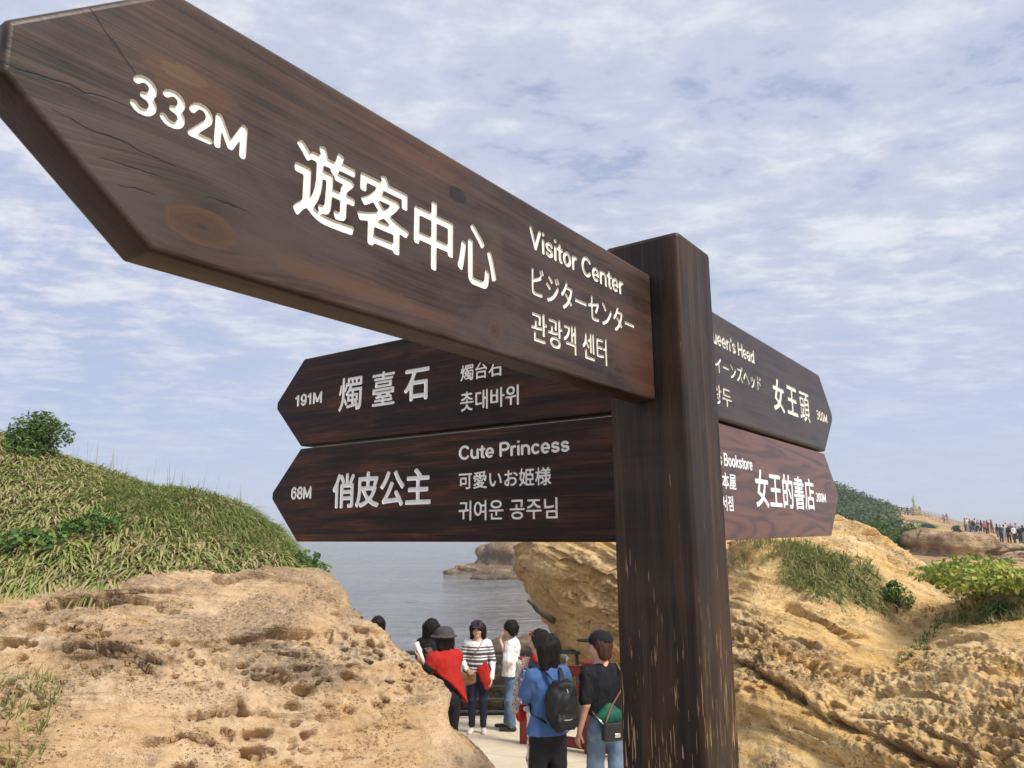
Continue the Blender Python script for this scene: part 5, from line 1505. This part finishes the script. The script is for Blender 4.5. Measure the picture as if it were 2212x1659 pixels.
# ---- woman in the blue top with the black rucksack (seen from behind, facing left and away)
J = std(la=(v3(-.19, .08, 1.08), v3(-.13, .16, 1.29)), ra=(v3(.19, .04, 1.03), v3(.15, .16, .84)), yaw=.55,
        ll=(v3(-.09, .03, .45), v3(-.10, .0, .075), v3(-.13, .15, .03)), rl=(v3(.09, .0, .45), v3(.10, -.05, .075), v3(.13, .09, .03)))
p = person('woman seen from behind in a bright blue top with a black rucksack', stand(1177, 6.9), R(28), J, 1.58)
make_body(p, J, {'l': {'dir': (.3, .5, .8), 'n': (.6, .5, -.2)}})
top(p, J, BLUEC, 'shirt', .80, .46, loose=.024, flare=.045, wr=.014, seed=11)
F = Field((-.4, -.1, .95), (.1, .35, 1.45), .009); F.cone(J['ell'] + v3(-.005, 0, 0), J['wrl'], .050, .036, .01); F.wrinkle(.008, 16, 5); F.mesh('arm_sleeve', FLOR, p)
legs(p, J, BLACK, waist=.85, wide=.028, seed=12); shoes(p, J, RUBBER); hair(p, J, HAIR, .13, 1.12, seed=13)
bp = soft_box('backpack_body', (.02, -.205, 1.05), (.125, .085, .205), NYLON, None, None, 3.0, .05, 3)
bpk = empty('backpack', p.location, p.rotation_euler.z); bpk.scale = p.scale; bp.parent = bpk; bp.name = 'bag'
tag(bpk, 'black nylon rucksack worn on the back of the woman in blue', 'backpack')
soft_box('pocket', (.02, -.275, .955), (.105, .035, .085), NYLON, bpk, None, 3.0, .05, 4)
for s in (-1, 1): strip('strap', [(.02 + s * .045, -.17, 1.23), (s * .075, -.10, 1.315), (s * .095, .0, 1.335), (s * .11, .115, 1.24), (s * .13, .12, 1.10), (s * .15, .02, .97), (s * .11, -.15, .92)], .032, .008, NYLON, bpk, (0, .4, .9))
strip('zip', [(.00 + .06 * math.cos(a) * .4 + .02, -.290 + .02 * abs(math.sin(a)), 1.10 + .10 * math.sin(a)) for a in (-1.2, -.6, 0, .6, 1.2)], .008, .004, METAL, bpk)
strip('zip', [(-.06, -.30, .975), (-.02, -.312, .962), (.03, -.314, .960), (.09, -.30, .975)], .009, .005, METAL, bpk)

# ---- woman in the black cap, black top, jeans, seen from behind turning left
J = std(la=(v3(-.20, -.03, 1.03), v3(-.225, .05, .80)), ra=(v3(.19, .03, 1.03), v3(.16, .14, .86)), yaw=.95, lean=(-.025, 0),
        ll=(v3(-.09, .05, .45), v3(-.10, .02, .075), v3(-.12, .17, .03)), rl=(v3(.085, -.02, .45), v3(.09, -.10, .075), v3(.10, .05, .03)))
p = person('woman in a black cap, black short sleeved top and faded jeans walking away', stand(1296, 6.95), R(22), J, 1.60)
make_body(p, J, {'l': {'n': (1, .2, 0)}})
top(p, J, BLACK, 'shirt', .93, .42, loose=.018, wr=.014, seed=21)
F = Field((-.3, -.4, .7), (.4, .1, 1.15), .010); F.ell((-.03, -.125, .935), (.125, .06, .075), .02); F.cone((-.04, -.135, 1.0), (-.03, -.12, .88), .05, .10, .05, ((0, 1, 0), .5)); F.wrinkle(.016, (16, 8, 8), 5); F.mesh('scarf', GREEN, p)
legs(p, J, JEANSL, wide=.022, seed=23); shoes(p, J, RUBBER); hair(p, J, HAIRB, .07, .90, seed=24)
F = Field(J['head'] - .25, J['head'] + .25, .009); X, Yf, Z = head_frame(J); Rm = np.stack([X, Yf, Z], 1)
F.ell(J['head'] + Z * .050 - Yf * .010, (.094, .110, .092), 0, Rm); F.cut(J['head'] + Z * .035 - Yf * .03, -Z - Yf * .12); cap = F.mesh('cap', BLACK, p)
F = Field(J['head'] - .28, J['head'] + .28, .007); F.ell(J['head'] + Yf * .125 + Z * .052, (.072, .080, .012), 0, Rm); F.mesh('cap_peak', BLACK, p)
hb = empty('handbag', p.location, p.rotation_euler.z); hb.scale = p.scale; tag(hb, 'small black quilted flap handbag with silver clasp at the hip of the capped woman', 'handbag')
soft_box('bag', (-.035, -.20, .835), (.105, .035, .072), LEATHER, hb, None, 9.0); soft_box('flap', (-.035, -.234, .862), (.102, .006, .042), LEATHER, hb, None, 9.0)
soft_box('clasp', (-.025, -.244, .812), (.027, .006, .016), METAL, hb, None, 6.0)
tube('chain', [(.06, -.20, .90), (.10, -.17, 1.08), (.13, -.10, 1.27), (.10, .02, 1.33), (.0, .13, 1.2), (-.13, .10, 1.0), (-.16, -.13, .95), (-.13, -.20, .90)], .006, METAL, hb, 6)
strip('strap', [(-.11, -.20, .90), (-.04, -.175, 1.02), (.075, -.16, 1.15), (.105, -.12, 1.27), (.11, -.02, 1.345)], .012, .005, TAN, hb)

# ---- person beyond the woman in blue: sunglasses on the head, red and snake print scarf, floral sleeve
J = std(la=(v3(-.17, .06, 1.04), v3(-.08, .20, .96)), ra=(v3(.19, .08, 1.03), v3(.08, .24, 1.0)), yaw=.35)
p = person('person in red scarf with sunglasses on the head, half hidden by the woman in blue', stand(1166, 7.7), R(40), J, 1.60)
make_body(p, J, {}); face_bits(p, J)
top(p, J, NAVY, 'jacket', .84, .5, loose=.015, seed=31); legs(p, J, FLORR, wide=.02, seed=32); shoes(p, J, RUBBER); hair(p, J, HAIR, .04, 1.0, seed=33)
F = Field((-.3, -.3, .6), (.3, .35, 1.5), .011); F.cone((-.10, .12, 1.30), (-.11, .185, .80), .050, .06, .02, ((0, 1, 0), .5)); F.cone((.09, .12, 1.30), (.08, .185, .92), .05, .06, .02, ((0, 1, 0), .5)); F.cone((-.10, -.03, 1.34), (.10, -.03, 1.34), .05, .05, .03); F.wrinkle(.014, 12, 4); F.mesh('scarf', REDC, p)
F = Field((-.3, -.3, .6), (.3, .4, 1.5), .011); F.cone((-.15, .15, 1.28), (-.165, .20, .86), .035, .045, .02); F.wrinkle(.014, 14, 6); F.mesh('shawl', SNAKE, p)
h = J['head']; X, Yf, Z = head_frame(J); F = Field(h - .22, h + .22, .006)
for s in (-1, 1): F.ell(h + X * s * .036 + Yf * .088 + Z * .088, (.033, .010, .026), .0, np.stack([X, Yf, Z], 1)); F.cone(h + X * s * .066 + Yf * .08 + Z * .09, h + X * s * .085 - Yf * .02 + Z * .05, .006, .005, 0)
F.mesh('sunglasses', LENSM, p)
q = p.matrix_world
mk = soft_box('face_mask', (0, 0, 0), (.065, .012, .024), MASKM, None, None, 3.0); mk.location = Vector(stand(1141, 7.0)) + Vector((0, 0, .96)); mk.rotation_euler = (.3, .25, .3)
tag(mk, 'pale blue face mask dangling beside the woman in blue', 'face mask')

# ---- woman in grey hat and red shawl holding up a phone
J = std(la=(v3(-.30, .08, 1.06), v3(-.24, .22, 1.27)), ra=(v3(.20, .12, 1.06), v3(.0, .31, 1.23)), yaw=.1, lean=(0, .05))
p = person('woman in a grey brimmed hat and red shawl raising her arms behind the rock', stand(968, 9.0), R(38), J, 1.58)
make_body(p, J, {'l': {'dir': (.3, .3, .9), 'n': (0, 1, 0)}, 'r': {'dir': (-.3, .2, .9), 'n': (0, 1, 0)}}); face_bits(p, J)
top(p, J, BLACK, 'shirt', .78, .22, loose=.02, seed=41); legs(p, J, BLACK, seed=42); shoes(p, J, RUBBER); hair(p, J, HAIR, .10, .98, seed=43)
F = Field((-.45, -.4, .6), (.45, .4, 1.5), .011); F.chain([(.03, -.03, .76), J['waist'] + v3(.01, -.02, 0), J['chest'], J['neck'] - v3(0, 0, .03)], [.20, .165, .165, .085], .05, ((0, 1, 0), .78))
for nm in 'lr': F.cone(J['neck'] - v3(0, 0, .05), J['sh' + nm], .08, .075, .05); F.cone(J['sh' + nm], J['sh' + nm] * .7 + J['el' + nm] * .3, .072, .066, .04)
F.wrinkle(.018, (10, 10, 4), 7); F.wrinkle(.008, 20, 8); F.cut((0, 0, .98), (-.95, 0, -1)); F.cut(J['neck'] + v3(0, 0, .03), (0, .3, 1)); F.mesh('shawl', REDC, p)
h = J['head']; X, Yf, Z = head_frame(J); Rm = np.stack([X, Yf, Z], 1); F = Field(h - .26, h + .26, .009); F.ell(h + Z * .060 - Yf * .01, (.108, .120, .082), .02, Rm); F.ell(h + Z * .028, (.150, .165, .020), .03, Rm); F.wrinkle(.010, 11, 3); F.cut(h + Z * .012, -Z); F.mesh('hat', GREYH, p)
ph = soft_box('phone', (0, 0, 0), (.038, .006, .076), LEATHER, None, None, 8.0); ph.location = p.location + Matrix.Rotation(R(38), 3, 'Z') @ Vector((-.03, .36, 1.29)); ph.rotation_euler = (0, 0, R(38)); tag(ph, 'dark phone held up by the woman in the red shawl', 'phone')
um = tube('umbrella_canopy', [(-.03, .0, -.20), (-.01, 0, -.05), (.02, 0, .12)], [.010, .024, .030], WHITEC, None, 8)
ue = empty('umbrella', p.location + Vector((-.30, -.05, 1.32))); um.parent = ue; um.name = 'canopy'; tube('handle', [(-.03, 0, -.20), (-.04, 0, -.30)], .009, RUBBER, ue, 6); ue.rotation_euler = (0, R(-32), 0)
tag(ue, 'rolled white umbrella held upright in front of the woman in black', 'umbrella')

# ---- woman with cap and striped jumper facing the camera
J = std(la=(v3(-.22, -.03, 1.02), v3(-.215, .07, .79)), ra=(v3(.235, .0, 1.02), v3(.15, .17, .93)), yaw=-.08, ll=(v3(-.085, .02, .45), v3(-.08, -.01, .075), v3(-.11, .13, .03)))
p = person('woman in a plum cap and striped jumper facing the camera', stand(1032, 12.0), R(176), J, 1.58)
make_body(p, J, {'r': {'dir': (-.4, .5, -.2), 'n': (-.5, -.6, -.3)}, 'l': {'n': (1, 0, 0)}}); face_bits(p, J)
top(p, J, STRIPE, 'jumper', .86, .55, loose=.035, seed=51); legs(p, J, NAVY, seed=52); shoes(p, J, WSHOE); hair(p, J, HAIR, .12, 1.12, seed=53)
for nm in 'lr':
    F = Field(np.minimum(J['el' + nm], J['wr' + nm]) - .08, np.maximum(J['el' + nm], J['wr' + nm]) + .08, .009); F.cone(J['el' + nm] * .85 + J['wr' + nm] * .15, J['wr' + nm], .050, .040, .01); F.wrinkle(.006, 14, 2); F.mesh('cuff', WHITEC, p)
h = J['head']; X, Yf, Z = head_frame(J); Rm = np.stack([X, Yf, Z], 1); F = Field(h - .26, h + .26, .009); F.ell(h + Z * .055, (.098, .110, .085), .0, Rm); F.cut(h + Z * .040, -Z); F.mesh('cap', PURP, p)
F = Field(h - .26, h + .26, .007); F.ell(h + Yf * .12 + Z * .045, (.075, .065, .012), .0, Rm); F.mesh('cap_peak', PURP, p)
F = Field((-.4, -.3, .5), (.4, .35, 1.1), .010); F.cone((-.15, .02, .90), (.15, .02, .90), .075, .075, .03, ((0, 1, 0), 1.2)); F.wrinkle(.014, 12, 9); F.mesh('tied_jacket', NAVY, p)
F = Field((-.4, -.3, .4), (.4, .35, 1.1), .010); F.chain([(-.05, .13, .92), (-.12, .14, .80), (-.14, .13, .66)], [.06, .075, .03], .04, ((0, 1, 0), .4)); F.cone((-.13, .12, .98), (-.16, .12, .88), .045, .05, .03, ((0, 1, 0), .5)); F.wrinkle(.026, (14, 14, 6), 2); F.mesh('jacket_sleeve', REDC, p)
hb = empty('shoulder_bag', p.location, p.rotation_euler.z); hb.scale = p.scale; tag(hb, 'tan leather shoulder bag at the hip of the woman in the striped jumper', 'bag')
soft_box('bag', (.13, .17, .80), (.115, .045, .085), TAN, hb, None, 5.0, .03); soft_box('flap', (.13, .216, .835), (.11, .008, .045), TAN, hb, None, 6.0)
strip('strap', [(.20, .16, .88), (.10, .165, 1.05), (-.03, .155, 1.22), (-.09, .06, 1.335), (-.09, -.08, 1.30)], .014, .006, TAN, hb)

# ---- woman in white blouse and jeans, profile to the left
J = std(la=(v3(-.22, .03, 1.05), v3(-.06, .17, 1.32)), ra=(v3(.25, -.02, 1.06), v3(.12, .12, .98)), yaw=.25, ll=(v3(-.09, .03, .45), v3(-.10, -.01, .075), v3(-.10, .14, .03)), rl=(v3(.09, .05, .45), v3(.10, .10, .075), v3(.12, .25, .03)))
p = person('woman in a loose white blouse and blue jeans with a hand raised to her face', stand(1103, 12.2), R(82), J, 1.57)
make_body(p, J, {'l': {'dir': (.1, -.2, 1), 'n': (.2, -.9, 0)}, 'r': {'dir': (-.8, .3, -.1), 'n': (0, -1, 0)}}); face_bits(p, J)
top(p, J, WHITEC, 'blouse', .80, .62, loose=.050, flare=.03, wr=.02, seed=61); legs(p, J, JEANS, wide=.012, seed=62); shoes(p, J, RUBBER); hair(p, J, HAIR, .05, 1.14, seed=63)

# ---- woman in black with long hair, back turned
J = std(la=(v3(-.20, .08, 1.05), v3(-.10, .20, 1.12)), ra=(v3(.20, .08, 1.05), v3(.10, .22, 1.10)), yaw=-.1)
p = person('long haired person all in black with back turned, behind the grey hat', stand(934, 12.0), R(-12), J, 1.60)
make_body(p, J, {}); top(p, J, BLACK, 'coat', .62, 1.0, loose=.05, flare=.03, seed=71); legs(p, J, BLACK, seed=72); shoes(p, J, RUBBER); hair(p, J, HAIR, .26, 1.2, seed=73)

# ---- head and shoulders of someone in black behind the rock
J = std(yaw=.4)
p = person('black haired person in dark clothes of whom only head and shoulder show above the rock', stand(820, 13.0), R(20), J, 1.63)
make_body(p, J, {}); top(p, J, BLACK, 'jacket', .75, 1.0, loose=.04, seed=81); legs(p, J, BLACK, seed=82); shoes(p, J, RUBBER); hair(p, J, HAIR, .05, 1.1, seed=83)

# ------------------------------------------------------------------ red fence with crossed bars
REDP = simple('red_painted_timber', (.17, .022, .016), .55, .35, 25, .002, 120)
def bar(name, a, b_, w, h, mat, parent):
    a = Vector(a); b_ = Vector(b_); d = b_ - a; L = d.length; q = d.to_track_quat('X', 'Z').to_matrix()
    bm = bmesh.new(); bmesh.ops.create_cube(bm, size=1)
    for v in bm.verts: v.co = Vector((v.co.x * L, v.co.y * w, v.co.z * h))
    bmesh.ops.bevel(bm, geom=bm.edges[:], offset=min(w, h) * .14, segments=2, affect='EDGES')
    for v in bm.verts: v.co = q @ v.co + (a + b_) / 2
    me = bpy.data.meshes.new(name); bm.to_mesh(me); bm.free(); me.materials.append(mat)
    o = bpy.data.objects.new(name, me); COL.objects.link(o); o.parent = parent; return o
fe = empty('fence'); tag(fe, 'dark red painted timber fence with crossed bars along the paved path', 'fence')
fp = []
for (u, y) in ((1129, 11.15), (1262, 10.35), (1395, 9.6)):
    r = ray(u, 1145); fp.append(Vector((r.x * y, y, ground_z(y))))
for i, p in enumerate(fp):
    po = bar('fence_post', p - Vector((0, 0, .3)), p + Vector((0, 0, 1.09)), .145, .145, REDP, fe)
    bar('post_cap', p + Vector((0, 0, 1.088)), p + Vector((0, 0, 1.115)), .17, .17, REDP, fe)
for a, b_ in zip(fp[:-1], fp[1:]):
    d = (b_ - a).normalized() * .0725; a2, b2_ = a + d, b_ - d
    zv = lambda p, h: p + Vector((0, 0, h))
    bar('top_rail', zv(a2, .98), zv(b2_, .98), .09, .13, REDP, fe); bar('bottom_rail', zv(a2, .10), zv(b2_, .10), .08, .12, REDP, fe)
    for k in range(2):
        s, e = a2.lerp(b2_, k / 2), a2.lerp(b2_, (k + 1) / 2)
        if k: bar('stile', zv(s, .16), zv(s, .915), .06, .06, REDP, fe)
        bar('cross_bar', zv(s, .18), zv(e, .90), .045, .075, REDP, fe); bar('cross_bar', zv(s, .90), zv(e, .18), .043, .073, REDP, fe)

# ------------------------------------------------------------------ dark metal railing at the water's edge
RAILM = simple('dark_grey_metal', (.035, .036, .036), .45, .3, 30, spec=.5)
rl = empty('railing'); tag(rl, 'dark grey metal railing at the edge of the terrace above the sea', 'railing')
a = Vector((-2.7, 13.55, ground_z(13.55))); b_ = Vector((1.25, 13.30, ground_z(13.3)))
for hgt, rad, nm in ((1.04, .036, 'top_rail'), (.50, .018, 'mid_rail'), (.30, .018, 'mid_rail'), (.11, .018, 'mid_rail')):
    tube(nm, [a.lerp(b_, k / 10) + Vector((0, 0, hgt)) for k in range(11)], rad, RAILM, rl, 10)
for k in range(5):
    q = a.lerp(b_, (k + .35) / 4.6); tube('railing_post', [q - Vector((0, 0, .1)), q + Vector((0, 0, 1.01))], .030, RAILM, rl, 10)

# dead branch jutting from the overhang
p = at(1142, 1298, 12.6); q = at(1170, 1325, 12.9)
o = tube('driftwood', [p, p.lerp(q, .35) + Vector((0, 0, .03)), p.lerp(q, .7), q + Vector((.2, .3, -.15))], [.03, .045, .05, .06], BARK, None, 8); tag(o, 'dark dead branch jutting from the edge of the overhanging rock', 'branch')

# ------------------------------------------------------------------ far crowd, statue, terrace railing
rc = np.random.default_rng(3)
CC = {k: simple('far_' + k, c, .85, .15, 6) for k, c in dict(black=(.015, .015, .017), white=(.70, .69, .67), grey=(.34, .34, .35), red=(.48, .05, .05), pink=(.62, .22, .24), navy=(.03, .04, .09), blue=(.10, .17, .34), tan=(.40, .30, .20), denim=(.10, .14, .22), olive=(.10, .11, .06), purple=(.22, .16, .30)).items()}
def small_person(loc, H, shirt, trousers, face, sit=0.0, arm=.0, bag=None):
    """far visitor: one skinned mesh with hair, face, top and trousers of their own colours"""
    F = Field((-.36, -.3, 0), (.36, .3, 1.66), .026)
    F.ell((0, .01, 1.50), (.085, .10, .115), .02); F.cone((0, 0, 1.30), (0, 0, 1.42), .055, .05, .03); F.chain([(0, 0, .86), (0, 0, 1.02), (0, 0, 1.24)], [.145, .13, .15], .05, ((0, 1, 0), .72)); F.cone((-.16, 0, 1.28), (.16, 0, 1.28), .06, .06, .05)
    for s in (-1, 1):
        e = (s * .22, -.02 + arm * .1, 1.03 + arm * .05); F.chain([(s * .17, 0, 1.28), e, (s * (.23 - arm * .1), .05 + arm * .2, .80 + arm * .35)], [.06, .05, .042], .03)
        k = .08 * s * rc.random(); F.chain([(s * .085, 0, .84), (s * .09, .02 + k, .46), (s * .10, k, .07)], [.095, .07, .052], .03); F.cone((s * .10, k, .04), (s * .11, k + .12, .035), .045, .04, .02)
    o = F.mesh('person', [SKIN, CC[shirt], CC[trousers], HAIR], None)
    me = o.data; c = np.zeros(len(me.polygons) * 3); me.polygons.foreach_get('center', c); c = c.reshape(-1, 3)
    mi = np.where(c[:, 2] > 1.385, np.where((c[:, 2] > 1.56) | (c[:, 1] < .03), 3, 0), np.where(c[:, 2] > .88, 1, 2)); hand_ = (np.abs(c[:, 0]) > .17) & (c[:, 2] < .95) & (c[:, 2] > .66); mi = np.where(hand_, 0, mi); mi = np.where(c[:, 2] < .075, 3, mi)
    me.polygons.foreach_set('material_index', mi.astype(np.int32)); me.update()
    o.location = loc; o.scale = (H / 1.62,) * 3; o.rotation_euler = (0, 0, face)
    return o
crowd = [  # u, distance, shirt, trousers, label
 (2206, 48, 'grey', 'black', 'far visitor in a light grey top nearest at the right edge, seen from behind'),
 (2196, 66, 'black', 'black', 'far visitor all in black standing just above the one in light grey'),
 (2183, 70, 'white', 'black', 'far visitor in white top among the dark group at the right edge'),
 (2172, 68, 'black', 'black', 'far visitor in black at the middle of the dark group'),
 (2163, 72, 'grey', 'grey', 'far visitor dressed in pale grey left of the dark group'),
 (2155, 70, 'navy', 'black', 'far visitor in navy at the left end of the dark group'),
 (2148, 74, 'black', 'denim', 'far visitor in black top and blue jeans at the left end of the dark group'),
 (2178, 76, 'purple', 'black', 'far visitor in mauve behind the dark group'),
 (2189, 78, 'grey', 'navy', 'far visitor in grey and navy behind the dark group'),
 (2203, 72, 'black', 'denim', 'far visitor in black top and blue jeans at the right edge behind the others'),
 (2210, 80, 'blue', 'black', 'far visitor in blue at the extreme right edge'),
 (2168, 84, 'white', 'denim', 'far visitor in white with blue trousers behind the pale grey one'),
 (2137, 92, 'red', 'black', 'far visitor in red standing alone between the two crowds'),
 (2122, 88, 'pink', 'navy', 'far visitor with a pink back near the end of the left crowd'),
 (2128, 90, 'black', 'black', 'far visitor in black right beside the pink one'),
 (2115, 90, 'black', 'black', 'far visitor in black left beside the pink one'),
 (2108, 91, 'grey', 'black', 'far visitor in grey in the left crowd'),
 (2102, 92, 'white', 'black', 'far visitor in white top in the left crowd'),
 (2098, 90, 'black', 'denim', 'far visitor in black with blue trousers in the left crowd'),
 (2091, 92, 'olive', 'navy', 'far visitor in olive top in the left crowd'),
 (2086, 93, 'white', 'grey', 'far visitor all pale at the left end of the left crowd'),
 (2081, 94, 'tan', 'navy', 'far visitor in tan at the very left end of the left crowd'),
 (2095, 97, 'navy', 'black', 'far visitor in navy behind the left crowd'),
 (2112, 98, 'white', 'navy', 'far visitor in white behind the left crowd'),
 (2043, 132, 'pink', 'grey', 'far visitor in pink on the stairs by the far railing'),
 (2036, 133, 'purple', 'navy', 'far visitor in mauve on the stairs by the far railing'),
 (1938, 140, 'black', 'grey', 'far visitor in black left of the statue, first at the railing'),
 (1944, 139, 'white', 'black', 'far visitor in white left of the statue, second at the railing'),
 (1948, 140, 'black', 'white', 'far visitor in black top and white trousers left of the statue'),
 (1954, 139, 'grey', 'black', 'far visitor in grey left of the statue'),
 (1960, 140, 'black', 'black', 'far visitor all in black nearest the statue'),
 (1986, 139, 'olive', 'black', 'far visitor in olive right beside the statue plinth')]
for i, (u, d, s, t, lab) in enumerate(crowd):
    q = far_at(u, d); o = small_person((q.x, q.y, q.z - .02), 1.5 + .14 * rc.random(), s, t, rc.random() * 6.28, 0, rc.random() * (.9 if i % 3 else .2))
    tag(o, lab, 'person', 'visitors on the far headland')
# statue on its stone plinth
q = far_at(1976, 139)
st = empty('statue', (q.x, q.y, q.z + .0)); tag(st, 'pale green standing figure statue on a rough stone plinth on the far headland', 'statue')
o = lump('plinth', (0, 0, 1.05), (1.2, 1.1, 1.55), ROCK_F, 71, 36, 1, .25, .4, .2, st, .08)
F = Field((-.9, -.7, 0), (.9, .7, 3.2), .045); F.chain([(0, 0, .1), (.02, 0, 1.0), (0, 0, 1.9)], [.40, .34, .30], .1, ((0, 1, 0), .8)); F.ell((0, .03, 2.62), (.19, .21, .25), .05); F.cone((0, 0, 2.1), (0, 0, 2.4), .14, .12, .08); F.cone((-.3, 0, 2.1), (.3, 0, 2.1), .14, .14, .1); F.chain([(.32, 0, 2.1), (.42, .1, 1.65), (.25, .35, 1.9)], [.13, .11, .09], .06); F.chain([(-.32, 0, 2.1), (-.42, 0, 1.6), (-.36, .1, 1.2)], [.13, .11, .09], .06); F.wrinkle(.04, 3, 4)
STAT = simple('verdigris_stone', (.42, .47, .36), .8, .3, 3); fg = F.mesh('figure', STAT, st); fg.location = (0, 0, 2.45); st.scale = (.66, .66, .66)
fr = empty('railing'); tag(fr, 'pale metal railing running down from the statue terrace on the far headland', 'railing')
FARM = simple('pale_metal', (.42, .43, .43), .5, .15, 3)
pts = [far_at(u, d) for u, d in ((1930, 139.5), (1950, 138), (1968, 137), (1990, 136.5), (2012, 135), (2035, 132), (2055, 128), (2075, 120), (2098, 112), (2130, 104))]
for hh in (1.1, .75, .4): tube('rail', [q + Vector((0, 0, hh)) for q in pts], .045, FARM, fr, 5)
for i in range(len(pts) - 1):
    for k in range(3): q = pts[i].lerp(pts[i + 1], k / 3); tube('railing_post', [q - Vector((0, 0, .2)), q + Vector((0, 0, 1.1))], .04, FARM, fr, 5)
# ------------------------------------------------------------------ sea air
hm = bpy.data.materials.new('sea_air'); hm.use_nodes = True; ht = hm.node_tree; ht.nodes.clear(); g = G(ht)
ho = g.n('ShaderNodeOutputMaterial'); pv = g.n('ShaderNodeVolumePrincipled'); ht.links.new(pv.outputs[0], ho.inputs['Volume'])
pv.inputs['Color'].default_value = (.93, .95, 1, 1); pv.inputs['Density'].default_value = .0007; pv.inputs['Anisotropy'].default_value = .1
bm = bmesh.new(); bmesh.ops.create_cube(bm, size=1)
for v in bm.verts: v.co = Vector((v.co.x * 18600, v.co.y * 12600 + 5900, (v.co.z + .5) * 24 - 6.6))
me = bpy.data.meshes.new('haze'); bm.to_mesh(me); bm.free(); me.materials.append(hm)
hz = bpy.data.objects.new('haze', me); COL.objects.link(hz); tag(hz, kind='stuff')
